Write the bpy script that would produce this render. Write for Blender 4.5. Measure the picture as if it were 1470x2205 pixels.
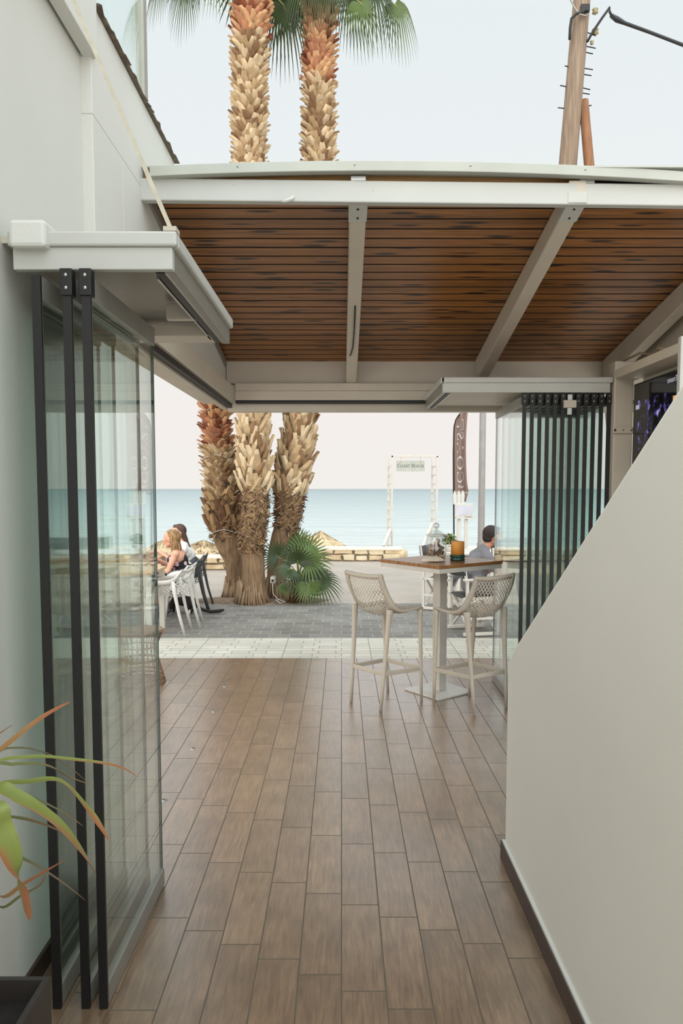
import bpy, bmesh, math, random
from mathutils import Vector, Matrix, noise as mnoise
random.seed(7)
R = math.radians
scene = bpy.context.scene
COL = scene.collection
for o in list(bpy.data.objects):
    bpy.data.objects.remove(o)

# ---------------------------------------------------------------- camera, sky, light, exposure
F = 1600.0; PITCH = R(4.2); EYE = 1.69; PPX = 735.0; PPY = 1052 + F * math.tan(PITCH)
cam_d = bpy.data.cameras.new('camera'); cam = bpy.data.objects.new('camera', cam_d); COL.objects.link(cam)
cam.location = (0, 0, EYE); cam.rotation_euler = (R(90) - PITCH, 0, 0)
cam_d.sensor_fit = 'HORIZONTAL'; cam_d.sensor_width = 36.0; cam_d.lens = 36.0 * F / 1470.0
cam_d.shift_y = (PPY - 1102.5) / 1470.0
cam_d.clip_start = 0.05; cam_d.clip_end = 9000
scene.camera = cam

scene.view_settings.view_transform = 'Standard'
scene.view_settings.look = 'None'
scene.view_settings.gamma = 1.0
scene.view_settings.exposure = 0.0
try:
    scene.view_settings.use_curve_mapping = False
except Exception:
    pass

def lin(c):
    return tuple(((v / 255.0) / 12.92 if v / 255.0 <= 0.04045 else ((v / 255.0 + 0.055) / 1.055) ** 2.4) for v in c)

SKY_FRONT_STRENGTH = 1.08     # evening haze over the sea
SKY_BACK_STRENGTH = 2.9       # the brighter part of the sky, behind the camera
SUN_STRENGTH = 0.6
SKY_TOP_GAIN = 2.2             # hazy sky is brightest overhead

w = bpy.data.worlds.new('evening_sky'); scene.world = w; w.use_nodes = True
nt = w.node_tree; nt.nodes.clear()
def N(nt, t, **k):
    n = nt.nodes.new(t)
    for a, v in k.items():
        setattr(n, a, v)
    return n
tc = N(nt, 'ShaderNodeTexCoord'); sep = N(nt, 'ShaderNodeSeparateXYZ')
nt.links.new(tc.outputs['Generated'], sep.inputs[0])
ramp = N(nt, 'ShaderNodeValToRGB')
cr = ramp.color_ramp
cr.elements[0].position = 0.0; cr.elements[0].color = (*lin((235, 231, 227)), 1)
cr.elements[1].position = 0.75; cr.elements[1].color = (*lin((219, 229, 234)), 1)
e = cr.elements.new(0.10); e.color = (*lin((236, 231, 227)), 1)
e = cr.elements.new(0.3); e.color = (*lin((230, 234, 234)), 1)
nt.links.new(sep.outputs['Z'], ramp.inputs[0])
mr = N(nt, 'ShaderNodeMapRange'); mr.interpolation_type = 'SMOOTHSTEP'
mr.inputs['From Min'].default_value = 0.15; mr.inputs['From Max'].default_value = -0.9
mr.inputs['To Min'].default_value = SKY_FRONT_STRENGTH; mr.inputs['To Max'].default_value = SKY_BACK_STRENGTH
nt.links.new(sep.outputs['Y'], mr.inputs['Value'])
bg = N(nt, 'ShaderNodeBackground'); wo = N(nt, 'ShaderNodeOutputWorld')
mz = N(nt, 'ShaderNodeMapRange'); mz.interpolation_type = 'SMOOTHSTEP'
mz.inputs['From Min'].default_value = 0.52; mz.inputs['From Max'].default_value = 0.92
mz.inputs['To Min'].default_value = 1.0; mz.inputs['To Max'].default_value = SKY_TOP_GAIN
nt.links.new(sep.outputs['Z'], mz.inputs['Value'])
mm = N(nt, 'ShaderNodeMath', operation='MULTIPLY'); nt.links.new(mr.outputs[0], mm.inputs[0]); nt.links.new(mz.outputs[0], mm.inputs[1])
nt.links.new(ramp.outputs[0], bg.inputs[0]); nt.links.new(mm.outputs[0], bg.inputs[1]); nt.links.new(bg.outputs[0], wo.inputs[0])

sun_d = bpy.data.lights.new('evening_sun', 'SUN'); sun = bpy.data.objects.new('evening_sun', sun_d); COL.objects.link(sun)
sun_d.energy = SUN_STRENGTH; sun_d.angle = R(12); sun_d.color = (1.0, 0.80, 0.62)
sun.rotation_euler = Vector((0.75, 0.85, -0.42)).to_track_quat('-Z', 'Y').to_euler()

# ---------------------------------------------------------------- where things stand: a sight line meets a distance / the ground
def ray(px, py):
    a = (px - PPX) / F; b = (PPY - py) / F; c, s = math.cos(PITCH), math.sin(PITCH)
    return Vector((a, c + b * s, -s + b * c))
def at(px, py, Y):
    d = ray(px, py); k = Y / d.y
    return Vector((d.x * k, Y, EYE + d.z * k))

# ---------------------------------------------------------------- materials
MATS = {}
def principled(name, col, rough=0.5, metal=0.0, spec=0.5):
    m = bpy.data.materials.new(name); m.use_nodes = True
    b = m.node_tree.nodes['Principled BSDF']
    b.inputs['Base Color'].default_value = (*col, 1); b.inputs['Roughness'].default_value = rough
    b.inputs['Metallic'].default_value = metal; b.inputs['Specular IOR Level'].default_value = spec
    return m, m.node_tree, b
def mat(name, rgb, rough=0.5, metal=0.0, spec=0.5, var=0.08, scale=6.0, bump=0.0, bscale=60.0, stretch=(1, 1, 1), rgb2=None, detail=4.0):
    """a painted / natural surface with soft mottling and a little relief"""
    if name in MATS:
        return MATS[name]
    c = lin(rgb); m, t, b = principled(name, c, rough, metal, spec)
    co = N(t, 'ShaderNodeTexCoord'); mp = N(t, 'ShaderNodeMapping'); mp.inputs['Scale'].default_value = stretch
    t.links.new(co.outputs['Object'], mp.inputs[0])
    nz = N(t, 'ShaderNodeTexNoise'); nz.inputs['Scale'].default_value = scale; nz.inputs['Detail'].default_value = detail
    t.links.new(mp.outputs[0], nz.inputs['Vector'])
    c2 = lin(rgb2) if rgb2 else tuple(v * (1 - 2.2 * var) for v in c)
    r = N(t, 'ShaderNodeValToRGB'); r.color_ramp.elements[0].position = 0.32; r.color_ramp.elements[1].position = 0.68
    r.color_ramp.elements[0].color = (*c2, 1); r.color_ramp.elements[1].color = (*c, 1)
    t.links.new(nz.outputs[0], r.inputs[0]); t.links.new(r.outputs[0], b.inputs['Base Color'])
    if bump:
        n2 = N(t, 'ShaderNodeTexNoise'); n2.inputs['Scale'].default_value = bscale; n2.inputs['Detail'].default_value = 3
        t.links.new(mp.outputs[0], n2.inputs['Vector'])
        bp = N(t, 'ShaderNodeBump'); bp.inputs['Strength'].default_value = bump; bp.inputs['Distance'].default_value = 0.01
        t.links.new(n2.outputs[0], bp.inputs['Height']); t.links.new(bp.outputs[0], b.inputs['Normal'])
    MATS[name] = m
    return m
def math_node(t, op, a=None, b=None, c=None):
    n = N(t, 'ShaderNodeMath', operation=op)
    for i, v in enumerate((a, b, c)):
        if v is None: continue
        if isinstance(v, (int, float)): n.inputs[i].default_value = v
        else: t.links.new(v, n.inputs[i])
    return n.outputs[0]
def mix(t, fac, a, b, mode='MIX'):
    n = N(t, 'ShaderNodeMix', data_type='RGBA', blend_type=mode)
    if isinstance(fac, (int, float)): n.inputs[0].default_value = fac
    else: t.links.new(fac, n.inputs[0])
    for i, v in ((6, a), (7, b)):
        if isinstance(v, tuple): n.inputs[i].default_value = (*v, 1) if len(v) == 3 else v
        else: t.links.new(v, n.inputs[i])
    return n.outputs[2]

def glass_mat(name, tint, spec=0.04, rough=0.0, gl=(1, 1, 1)):
    m = bpy.data.materials.new(name); m.use_nodes = True; t = m.node_tree; t.nodes.clear()
    lw = N(t, 'ShaderNodeLayerWeight'); lw.inputs['Blend'].default_value = 0.5
    p5 = math_node(t, 'POWER', lw.outputs['Facing'], 5.0)
    f = math_node(t, 'MULTIPLY_ADD', p5, 1 - spec, spec)
    tr = N(t, 'ShaderNodeBsdfTransparent'); tr.inputs[0].default_value = (*tint, 1)
    g = N(t, 'ShaderNodeBsdfGlossy'); g.inputs['Roughness'].default_value = rough; g.inputs[0].default_value = (*gl, 1)
    mx = N(t, 'ShaderNodeMixShader'); out = N(t, 'ShaderNodeOutputMaterial')
    t.links.new(f, mx.inputs[0]); t.links.new(tr.outputs[0], mx.inputs[1]); t.links.new(g.outputs[0], mx.inputs[2])
    t.links.new(mx.outputs[0], out.inputs[0])
    return m

# wood-look porcelain floor boards, 15 x 52 cm, each row stepping on by a sixth
def floor_mat():
    m, t, b = principled('wood_look_floor_tile', lin((120, 96, 78)), 0.34)
    co = N(t, 'ShaderNodeTexCoord'); s = N(t, 'ShaderNodeSeparateXYZ'); t.links.new(co.outputs['Object'], s.inputs[0])
    u = math_node(t, 'DIVIDE', s.outputs[0], 0.15)
    col = math_node(t, 'FLOOR', u); fu = math_node(t, 'SUBTRACT', u, col)
    v0 = math_node(t, 'DIVIDE', math_node(t, 'SUBTRACT', s.outputs[1], 2.387), 0.521)
    v = math_node(t, 'MULTIPLY_ADD', col, 0.165, v0)
    row = math_node(t, 'FLOOR', v); fv = math_node(t, 'SUBTRACT', v, row)
    du = math_node(t, 'MULTIPLY', math_node(t, 'SUBTRACT', 0.5, math_node(t, 'ABSOLUTE', math_node(t, 'SUBTRACT', fu, 0.5))), 0.15)
    dv = math_node(t, 'MULTIPLY', math_node(t, 'SUBTRACT', 0.5, math_node(t, 'ABSOLUTE', math_node(t, 'SUBTRACT', fv, 0.5))), 0.521)
    d = math_node(t, 'MINIMUM', du, dv)
    g = N(t, 'ShaderNodeMapRange'); g.inputs['From Min'].default_value = 0.0018; g.inputs['From Max'].default_value = 0.0032
    t.links.new(d, g.inputs[0])
    cid = N(t, 'ShaderNodeCombineXYZ'); t.links.new(col, cid.inputs[0]); t.links.new(row, cid.inputs[1])
    wn = N(t, 'ShaderNodeTexWhiteNoise'); t.links.new(cid.outputs[0], wn.inputs[0])
    # grain: long in Y, shifted from tile to tile
    off = N(t, 'ShaderNodeVectorMath', operation='MULTIPLY_ADD'); off.inputs[1].default_value = (7, 5, 9)
    t.links.new(wn.outputs['Color'], off.inputs[0]); t.links.new(co.outputs['Object'], off.inputs[2])
    mp = N(t, 'ShaderNodeMapping'); mp.inputs['Scale'].default_value = (55, 5, 1); t.links.new(off.outputs[0], mp.inputs[0])
    n1 = N(t, 'ShaderNodeTexNoise'); n1.inputs['Scale'].default_value = 1.6; n1.inputs['Detail'].default_value = 6; n1.inputs['Roughness'].default_value = 0.65
    t.links.new(mp.outputs[0], n1.inputs[0])
    n2 = N(t, 'ShaderNodeTexNoise'); n2.inputs['Scale'].default_value = 5.5; n2.inputs['Detail'].default_value = 4
    t.links.new(off.outputs[0], n2.inputs[0])
    n3 = N(t, 'ShaderNodeTexNoise'); n3.inputs['Scale'].default_value = 2.2; n3.inputs['Detail'].default_value = 7; n3.inputs['Roughness'].default_value = 0.7
    t.links.new(co.outputs['Object'], n3.inputs[0])
    r1 = N(t, 'ShaderNodeValToRGB'); r1.color_ramp.elements[0].position = 0.3; r1.color_ramp.elements[1].position = 0.72
    r1.color_ramp.elements[0].color = (*lin((106, 83, 62)), 1); r1.color_ramp.elements[1].color = (*lin((160, 130, 101)), 1)
    t.links.new(n1.outputs[0], r1.inputs[0])
    r2 = N(t, 'ShaderNodeValToRGB'); r2.color_ramp.elements[0].position = 0.3; r2.color_ramp.elements[1].position = 0.65
    r2.color_ramp.elements[0].color = (0.72, 0.70, 0.68, 1); r2.color_ramp.elements[1].color = (1.06, 1.05, 1.03, 1)
    t.links.new(n2.outputs[0], r2.inputs[0])
    c = mix(t, 1.0, r1.outputs[0], r2.outputs[0], 'MULTIPLY')
    tone = N(t, 'ShaderNodeMapRange'); tone.inputs['To Min'].default_value = 0.84; tone.inputs['To Max'].default_value = 1.12
    t.links.new(wn.outputs['Value'], tone.inputs[0])
    tv = N(t, 'ShaderNodeCombineXYZ')
    for i in range(3): t.links.new(tone.outputs[0], tv.inputs[i])
    c = mix(t, 1.0, c, tv.outputs[0], 'MULTIPLY')
    r3 = N(t, 'ShaderNodeValToRGB'); r3.color_ramp.elements[0].position = 0.28; r3.color_ramp.elements[1].position = 0.42
    r3.color_ramp.elements[0].color = (0.7, 0.66, 0.62, 1); r3.color_ramp.elements[1].color = (1, 1, 1, 1)
    t.links.new(n3.outputs[0], r3.inputs[0])
    c = mix(t, 1.0, c, r3.outputs[0], 'MULTIPLY')
    c = mix(t, g.outputs[0], lin((100, 92, 80)), c)
    t.links.new(c, b.inputs['Base Color'])
    bp = N(t, 'ShaderNodeBump'); bp.inputs['Strength'].default_value = 0.12; bp.inputs['Distance'].default_value = 0.001
    hh = math_node(t, 'MULTIPLY_ADD', n1.outputs[0], 0.3, g.outputs[0])
    t.links.new(hh, bp.inputs['Height']); t.links.new(bp.outputs[0], b.inputs['Normal'])
    rr = N(t, 'ShaderNodeMapRange'); rr.inputs['To Min'].default_value = 0.27; rr.inputs['To Max'].default_value = 0.35
    t.links.new(n2.outputs[0], rr.inputs[0]); t.links.new(math_node(t, 'ADD', rr.outputs[0], math_node(t, 'MULTIPLY', math_node(t, 'SUBTRACT', 1.0, g.outputs[0]), 0.5)), b.inputs['Roughness'])
    t.links.new(math_node(t, 'MULTIPLY', g.outputs[0], 0.85), b.inputs['Specular IOR Level'])
    t.links.new(g.outputs[0], b.inputs['Coat Weight']); b.inputs['Coat Roughness'].default_value = 0.29; b.inputs['Coat IOR'].default_value = 2.1
    return m

def brick_mat(name, c1, c2, mortar, bw, bh, msize, rough=0.75, offset=0.5, rot=0, bump=0.4, dirt=None, freq=2, squash=1.0):
    m, t, b = principled(name, lin(c1), rough)
    co = N(t, 'ShaderNodeTexCoord'); mp = N(t, 'ShaderNodeMapping'); mp.inputs['Rotation'].default_value = (0, 0, R(rot))
    t.links.new(co.outputs['Object'], mp.inputs[0])
    bt = N(t, 'ShaderNodeTexBrick'); bt.offset = offset; bt.squash = squash; bt.squash_frequency = freq; bt.offset_frequency = freq
    bt.inputs['Scale'].default_value = 1.0; bt.inputs['Brick Width'].default_value = bw; bt.inputs['Row Height'].default_value = bh
    bt.inputs['Mortar Size'].default_value = msize; bt.inputs['Mortar Smooth'].default_value = 0.2
    bt.inputs['Color1'].default_value = (*lin(c1), 1); bt.inputs['Color2'].default_value = (*lin(c2), 1); bt.inputs['Mortar'].default_value = (*lin(mortar), 1)
    t.links.new(mp.outputs[0], bt.inputs['Vector'])
    nz = N(t, 'ShaderNodeTexNoise'); nz.inputs['Scale'].default_value = 1.3; nz.inputs['Detail'].default_value = 7; nz.inputs['Roughness'].default_value = 0.65
    t.links.new(co.outputs['Object'], nz.inputs[0])
    r = N(t, 'ShaderNodeValToRGB'); r.color_ramp.elements[0].position = 0.35; r.color_ramp.elements[1].position = 0.62
    r.color_ramp.elements[0].color = (*(dirt or (0.74, 0.73, 0.72)), 1); r.color_ramp.elements[1].color = (1.05, 1.05, 1.05, 1)
    t.links.new(nz.outputs[0], r.inputs[0])
    c = mix(t, 1.0, bt.outputs[0], r.outputs[0], 'MULTIPLY')
    t.links.new(c, b.inputs['Base Color'])
    bp = N(t, 'ShaderNodeBump'); bp.invert = True; bp.inputs['Strength'].default_value = bump; bp.inputs['Distance'].default_value = 0.006
    t.links.new(bt.outputs['Fac'], bp.inputs['Height']); t.links.new(bp.outputs[0], b.inputs['Normal'])
    return m

def plank_mat():
    """varnished pine boards with knots; board number comes from the local Y"""
    m, t, b = principled('varnished_pine_boards', lin((150, 88, 42)), 0.33)
    co = N(t, 'ShaderNodeTexCoord'); s = N(t, 'ShaderNodeSeparateXYZ'); t.links.new(co.outputs['Object'], s.inputs[0])
    bi = math_node(t, 'FLOOR', math_node(t, 'DIVIDE', s.outputs[1], 0.106))
    wn = N(t, 'ShaderNodeTexWhiteNoise', noise_dimensions='1D'); t.links.new(bi, wn.inputs['W'])
    off = N(t, 'ShaderNodeVectorMath', operation='MULTIPLY_ADD'); off.inputs[1].default_value = (13, 0, 7)
    t.links.new(wn.outputs['Color'], off.inputs[0]); t.links.new(co.outputs['Object'], off.inputs[2])
    mp = N(t, 'ShaderNodeMapping'); mp.inputs['Scale'].default_value = (2.2, 40, 6); t.links.new(off.outputs[0], mp.inputs[0])
    n1 = N(t, 'ShaderNodeTexNoise'); n1.inputs['Scale'].default_value = 1.5; n1.inputs['Detail'].default_value = 6; n1.inputs['Distortion'].default_value = 0.8
    t.links.new(mp.outputs[0], n1.inputs[0])
    r1 = N(t, 'ShaderNodeValToRGB'); r1.color_ramp.elements[0].position = 0.3; r1.color_ramp.elements[1].position = 0.7
    r1.color_ramp.elements[0].color = (*lin((116, 72, 32)), 1); r1.color_ramp.elements[1].color = (*lin((164, 110, 54)), 1)
    t.links.new(n1.outputs[0], r1.inputs[0])
    mk = N(t, 'ShaderNodeMapping'); mk.inputs['Scale'].default_value = (1.7, 9.4, 1); t.links.new(off.outputs[0], mk.inputs[0])
    vo = N(t, 'ShaderNodeTexVoronoi', voronoi_dimensions='2D'); vo.inputs['Scale'].default_value = 1.0; vo.inputs['Randomness'].default_value = 1.0
    t.links.new(mk.outputs[0], vo.inputs['Vector'])
    kr = N(t, 'ShaderNodeMapRange', interpolation_type='SMOOTHSTEP'); kr.inputs['From Min'].default_value = 0.06; kr.inputs['From Max'].default_value = 0.20
    t.links.new(vo.outputs['Distance'], kr.inputs[0])
    c = mix(t, kr.outputs[0], lin((44, 24, 12)), r1.outputs[0])
    tone = N(t, 'ShaderNodeMapRange'); tone.inputs['To Min'].default_value = 0.75; tone.inputs['To Max'].default_value = 1.15
    t.links.new(wn.outputs['Value'], tone.inputs[0]); tv = N(t, 'ShaderNodeCombineXYZ')
    for i in range(3): t.links.new(tone.outputs[0], tv.inputs[i])
    c = mix(t, 1.0, c, tv.outputs[0], 'MULTIPLY')
    t.links.new(c, b.inputs['Base Color'])
    return m

def sea_mat():
    m, t, b = principled('sea_water', lin((150, 190, 198)), 0.32, 0, 0.25)
    co = N(t, 'ShaderNodeTexCoord'); s = N(t, 'ShaderNodeSeparateXYZ'); t.links.new(co.outputs['Object'], s.inputs[0])
    ly = math_node(t, 'LOGARITHM', math_node(t, 'MAXIMUM', s.outputs[1], 1.0), 10.0)
    r = N(t, 'ShaderNodeValToRGB'); e = r.color_ramp.elements       # pale sandy shallows to deep water
    e[0].position = 0.0; e[0].color = (*lin((184, 188, 184)), 1); e[1].position = 1.0; e[1].color = (*lin((124, 138, 141)), 1)
    for p, c in ((0.2, (176, 184, 181)), (0.47, (152, 164, 164))):
        k = e.new(p); k.color = (*lin(c), 1)
    mr = N(t, 'ShaderNodeMapRange'); mr.inputs['From Min'].default_value = 1.55; mr.inputs['From Max'].default_value = 3.2
    t.links.new(ly, mr.inputs[0]); t.links.new(mr.outputs[0], r.inputs[0])
    # swell bands and ripples
    def nz(sx, sy, det):
        mp = N(t, 'ShaderNodeMapping'); mp.inputs['Scale'].default_value = (sx, sy, 1); t.links.new(co.outputs['Object'], mp.inputs[0])
        n = N(t, 'ShaderNodeTexNoise'); n.inputs['Scale'].default_value = 1; n.inputs['Detail'].default_value = det; n.inputs['Roughness'].default_value = 0.6
        t.links.new(mp.outputs[0], n.inputs[0]); return n.outputs[0]
    a, c2, c3 = nz(0.25, 0.9, 4), nz(0.035, 0.09, 3), nz(1.4, 4, 3)
    h = math_node(t, 'ADD', math_node(t, 'ADD', a, math_node(t, 'MULTIPLY', c2, 6.0)), math_node(t, 'MULTIPLY', c3, 0.25))
    bp = N(t, 'ShaderNodeBump'); bp.inputs['Strength'].default_value = 0.9; bp.inputs['Distance'].default_value = 0.6
    t.links.new(h, bp.inputs['Height']); t.links.new(bp.outputs[0], b.inputs['Normal'])
    t.links.new(r.outputs[0], b.inputs['Base Color'])
    return m

M = {}
M['floor'] = floor_mat()
M['plank'] = plank_mat()
M['sea'] = sea_mat()
M['pale_pave'] = brick_mat('pale_stone_paving', (205, 199, 184), (186, 182, 170), (150, 146, 134), 0.30, 0.13, 0.006, rough=0.6, offset=0.33, freq=2, squash=0.6, dirt=(0.85, 0.84, 0.82))
M['dark_pave'] = brick_mat('grey_block_paving', (132, 128, 121), (114, 110, 105), (150, 144, 133), 0.24, 0.20, 0.008, rough=0.65, dirt=(0.72, 0.7, 0.68))
M['prom'] = mat('promenade_concrete', (176, 164, 151), 0.85, var=0.05, scale=1.2, rgb2=(163, 152, 140), bump=0.2, bscale=40)
M['sand'] = mat('beach_sand', (214, 196, 168), 0.95, var=0.06, scale=2.0, bump=0.3)
M['wall'] = mat('white_render', (208, 208, 201), 0.8, var=0.015, scale=1.2, bump=0.12, bscale=90)
M['stair_wall'] = mat('stair_white_render', (238, 232, 220), 0.85, var=0.02, scale=1.5, bump=0.05, bscale=70)
M['alu'] = mat('white_powder_coated_metal', (198, 189, 172), 0.45, var=0.04, scale=4)
M['beam'] = mat('white_painted_steel', (190, 190, 183), 0.45, var=0.03, scale=5)
M['grey_alu'] = mat('grey_aluminium_profile', (150, 147, 138), 0.42, metal=0.35, var=0.04, scale=8)
M['fascia'] = mat('weathered_metal_fascia', (178, 180, 170), 0.5, metal=0.1, var=0.06, scale=3)
M['black'] = mat('black_seal', (22, 21, 20), 0.5, var=0.05)
M['dark_metal'] = mat('dark_metal', (52, 50, 48), 0.5, metal=0.5)
M['steel'] = mat('brushed_steel', (176, 176, 172), 0.3, metal=0.9)
M['glass'] = glass_mat('green_tinted_glass', (0.915, 0.96, 0.94))
M['clear'] = glass_mat('clear_glass', (0.94, 0.95, 0.945), spec=0.09)
M['glass_edge'] = mat('green_glass_edge', (60, 92, 80), 0.25)
M['base'] = mat('brown_skirting', (74, 56, 44), 0.5, var=0.12, scale=8)
M['taupe'] = mat('taupe_plastic', (186, 176, 160), 0.5, var=0.03)
M['white_pl'] = mat('white_plastic', (204, 200, 192), 0.45, var=0.02)
M['grey_pl'] = mat('charcoal_plastic', (64, 66, 68), 0.5, var=0.04)
M['white_wood'] = mat('white_painted_wood', (206, 201, 191), 0.55, var=0.03, scale=10)
M['table_wood'] = mat('teak_slats', (168, 118, 72), 0.26, var=0.2, scale=4, stretch=(2, 24, 2), rgb2=(126, 82, 44))
M['pale_wood'] = mat('pale_wood', (206, 172, 128), 0.5, var=0.1, scale=4, stretch=(2, 18, 2))
M['canvas'] = mat('charcoal_canvas', (72, 72, 70), 0.9, var=0.12, scale=14)
M['navy'] = mat('dark_shirt_cloth', (74, 74, 80), 0.9)

# ---------------------------------------------------------------- mesh helpers
def V(*a):
    return Vector(a)
class MB:
    def __init__(self): self.v = []; self.f = []; self.mi = []; self.cur = 0
    def add(self, vs, fs):
        b = len(self.v); self.v += [tuple(x) for x in vs]
        for f in fs: self.f.append(tuple(i + b for i in f)); self.mi.append(self.cur)
        return self
    def box(self, a, b):
        x0, y0, z0 = a; x1, y1, z1 = b
        return self.add([(x0, y0, z0), (x1, y0, z0), (x1, y1, z0), (x0, y1, z0), (x0, y0, z1), (x1, y0, z1), (x1, y1, z1), (x0, y1, z1)],
                        [(0, 3, 2, 1), (4, 5, 6, 7), (0, 1, 5, 4), (1, 2, 6, 5), (2, 3, 7, 6), (3, 0, 4, 7)])
    def hexa(self, p):          # eight corners, bottom ring then top ring
        return self.add(p, [(0, 3, 2, 1), (4, 5, 6, 7), (0, 1, 5, 4), (1, 2, 6, 5), (2, 3, 7, 6), (3, 0, 4, 7)])
    def bar(self, p, q, w, h, up=(0, 0, 1), w2=None, h2=None):
        p = Vector(p); q = Vector(q); d = (q - p).normalized(); up = Vector(up)
        if abs(d.dot(up)) > 0.98: up = Vector((0, 1, 0))
        s = d.cross(up).normalized(); u = s.cross(d)
        w2 = w if w2 is None else w2; h2 = h if h2 is None else h2
        a = [p + s * sx * w / 2 + u * sz * h / 2 for sx, sz in ((-1, -1), (1, -1), (1, 1), (-1, 1))]
        c = [q + s * sx * w2 / 2 + u * sz * h2 / 2 for sx, sz in ((-1, -1), (1, -1), (1, 1), (-1, 1))]
        return self.add(a + c, [(0, 1, 2, 3), (7, 6, 5, 4), (0, 4, 5, 1), (1, 5, 6, 2), (2, 6, 7, 3), (3, 7, 4, 0)])
    def tube(self, pts, rad, n=10, closed=False, flat=None, up=(0, 0, 1)):
        pts = [Vector(p) for p in pts]; k = len(pts)
        rs = rad if isinstance(rad, (list, tuple)) else [rad] * k
        vs = []; prev = None
        for i, p in enumerate(pts):
            if closed: d = pts[(i + 1) % k] - pts[i - 1]
            else: d = pts[min(i + 1, k - 1)] - pts[max(i - 1, 0)]
            d.normalize()
            if prev is None:
                u = Vector(up)
                if abs(u.dot(d)) > 0.95: u = Vector((1, 0, 0))
                s = d.cross(u).normalized()
            else:
                s = (prev - d * prev.dot(d)).normalized()
            prev = s; u = d.cross(s)
            fl = flat or 1.0
            for j in range(n):
                a = 2 * math.pi * j / n
                vs.append(p + s * math.cos(a) * rs[i] + u * math.sin(a) * rs[i] * fl)
        fs = []
        for i in range(k if closed else k - 1):
            for j in range(n):
                a = i * n + j; b = i * n + (j + 1) % n; c = ((i + 1) % k) * n + (j + 1) % n; d = ((i + 1) % k) * n + j
                fs.append((a, b, c, d))
        if not closed:
            fs.append(tuple(reversed(range(n)))); fs.append(tuple(range((k - 1) * n, k * n)))
        return self.add(vs, fs)
    def lathe(self, prof, n=24, c=(0, 0, 0), cap=True):
        vs = []
        for r, z in prof:
            for j in range(n):
                a = 2 * math.pi * j / n; vs.append((c[0] + r * math.cos(a), c[1] + r * math.sin(a), c[2] + z))
        fs = [(i * n + j, i * n + (j + 1) % n, (i + 1) * n + (j + 1) % n, (i + 1) * n + j) for i in range(len(prof) - 1) for j in range(n)]
        if cap: fs.append(tuple(reversed(range(n)))); fs.append(tuple(range((len(prof) - 1) * n, len(prof) * n)))
        return self.add(vs, fs)
    def sphere(self, c, r, n=14, m=9, sc=(1, 1, 1), rot=None):
        vs = []; fs = []; c = Vector(c)
        for i in range(m + 1):
            t = math.pi * i / m
            for j in range(n):
                a = 2 * math.pi * j / n
                p = Vector((r * sc[0] * math.sin(t) * math.cos(a), r * sc[1] * math.sin(t) * math.sin(a), r * sc[2] * math.cos(t)))
                if rot: p = rot @ p
                vs.append(c + p)
        for i in range(m):
            for j in range(n):
                fs.append((i * n + j, (i + 1) * n + j, (i + 1) * n + (j + 1) % n, i * n + (j + 1) % n))
        return self.add(vs, fs)
    def capsule(self, p, q, r1, r2, n=12):
        """closed tapered limb with round ends"""
        p = Vector(p); q = Vector(q); d = (q - p); L = d.length; d = d / max(L, 1e-6)
        up = Vector((0, 0, 1)) if abs(d.z) < 0.9 else Vector((1, 0, 0))
        s = d.cross(up).normalized(); u = d.cross(s); prof = []
        for i in range(5): a = math.pi / 2 * i / 4; prof.append((-r1 * math.cos(a), r1 * max(math.sin(a), 0.02)))
        for i in range(5): a = math.pi / 2 * i / 4; prof.append((L + r2 * math.sin(a), r2 * max(math.cos(a), 0.02)))
        vs = [p + d * t + (s * math.cos(2 * math.pi * j / n) + u * math.sin(2 * math.pi * j / n)) * r for t, r in prof for j in range(n)]
        k = len(prof)
        fs = [(i * n + j, i * n + (j + 1) % n, (i + 1) * n + (j + 1) % n, (i + 1) * n + j) for i in range(k - 1) for j in range(n)]
        fs += [tuple(reversed(range(n))), tuple(range((k - 1) * n, k * n))]
        return self.add(vs, fs)
    def xf(self, mtx):
        self.v = [tuple(mtx @ Vector(p)) for p in self.v]; return self
    def mesh(self, name):
        me = bpy.data.meshes.new(name); me.from_pydata(self.v, [], self.f); me.update()
        bm = bmesh.new(); bm.from_mesh(me); bmesh.ops.recalc_face_normals(bm, faces=bm.faces); bm.to_mesh(me); bm.free()
        if any(self.mi): me.polygons.foreach_set('material_index', self.mi)
        return me
    def build(self, name, m, parent=None, smooth=False, bevel=0.0, world=True, remesh=0.0, smooth_it=0, solid=0.0):
        """links ONE object; world=True: the points are world points and the parent only carries a location"""
        if parent is not None and world:
            l = parent.location
            self.v = [(x - l.x, y - l.y, z - l.z) for x, y, z in self.v]
        me = self.mesh(name)
        for k in (m if isinstance(m, (list, tuple)) else [m]): me.materials.append(k)
        o = bpy.data.objects.new(name, me); COL.objects.link(o)
        if parent is not None: o.parent = parent
        if smooth: me.polygons.foreach_set('use_smooth', [True] * len(me.polygons))
        if remesh:
            md = o.modifiers.new('union', 'REMESH'); md.mode = 'VOXEL'; md.voxel_size = remesh; md.use_smooth_shade = True
            if smooth_it: s = o.modifiers.new('soft', 'SMOOTH'); s.iterations = smooth_it; s.factor = 0.5
        if solid: s = o.modifiers.new('thickness', 'SOLIDIFY'); s.thickness = solid; s.offset = 0
        if bevel:
            b = o.modifiers.new('edges', 'BEVEL'); b.width = bevel; b.segments = 2; b.limit_method = 'ANGLE'; b.angle_limit = R(40)
        return o
def tag(o, label, cat, group=None, kind=None):
    o['label'] = label; o['category'] = cat
    if group: o['group'] = group
    if kind: o['kind'] = kind
    return o
def struct(o, label, cat): return tag(o, label, cat, kind='structure')
def thing(name, loc, label, cat, group=None, rz=0.0):
    o = bpy.data.objects.new(name, None); o.empty_display_size = 0.1; COL.objects.link(o)
    o.location = loc; o.rotation_euler = (0, 0, rz); tag(o, label, cat, group); return o
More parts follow.
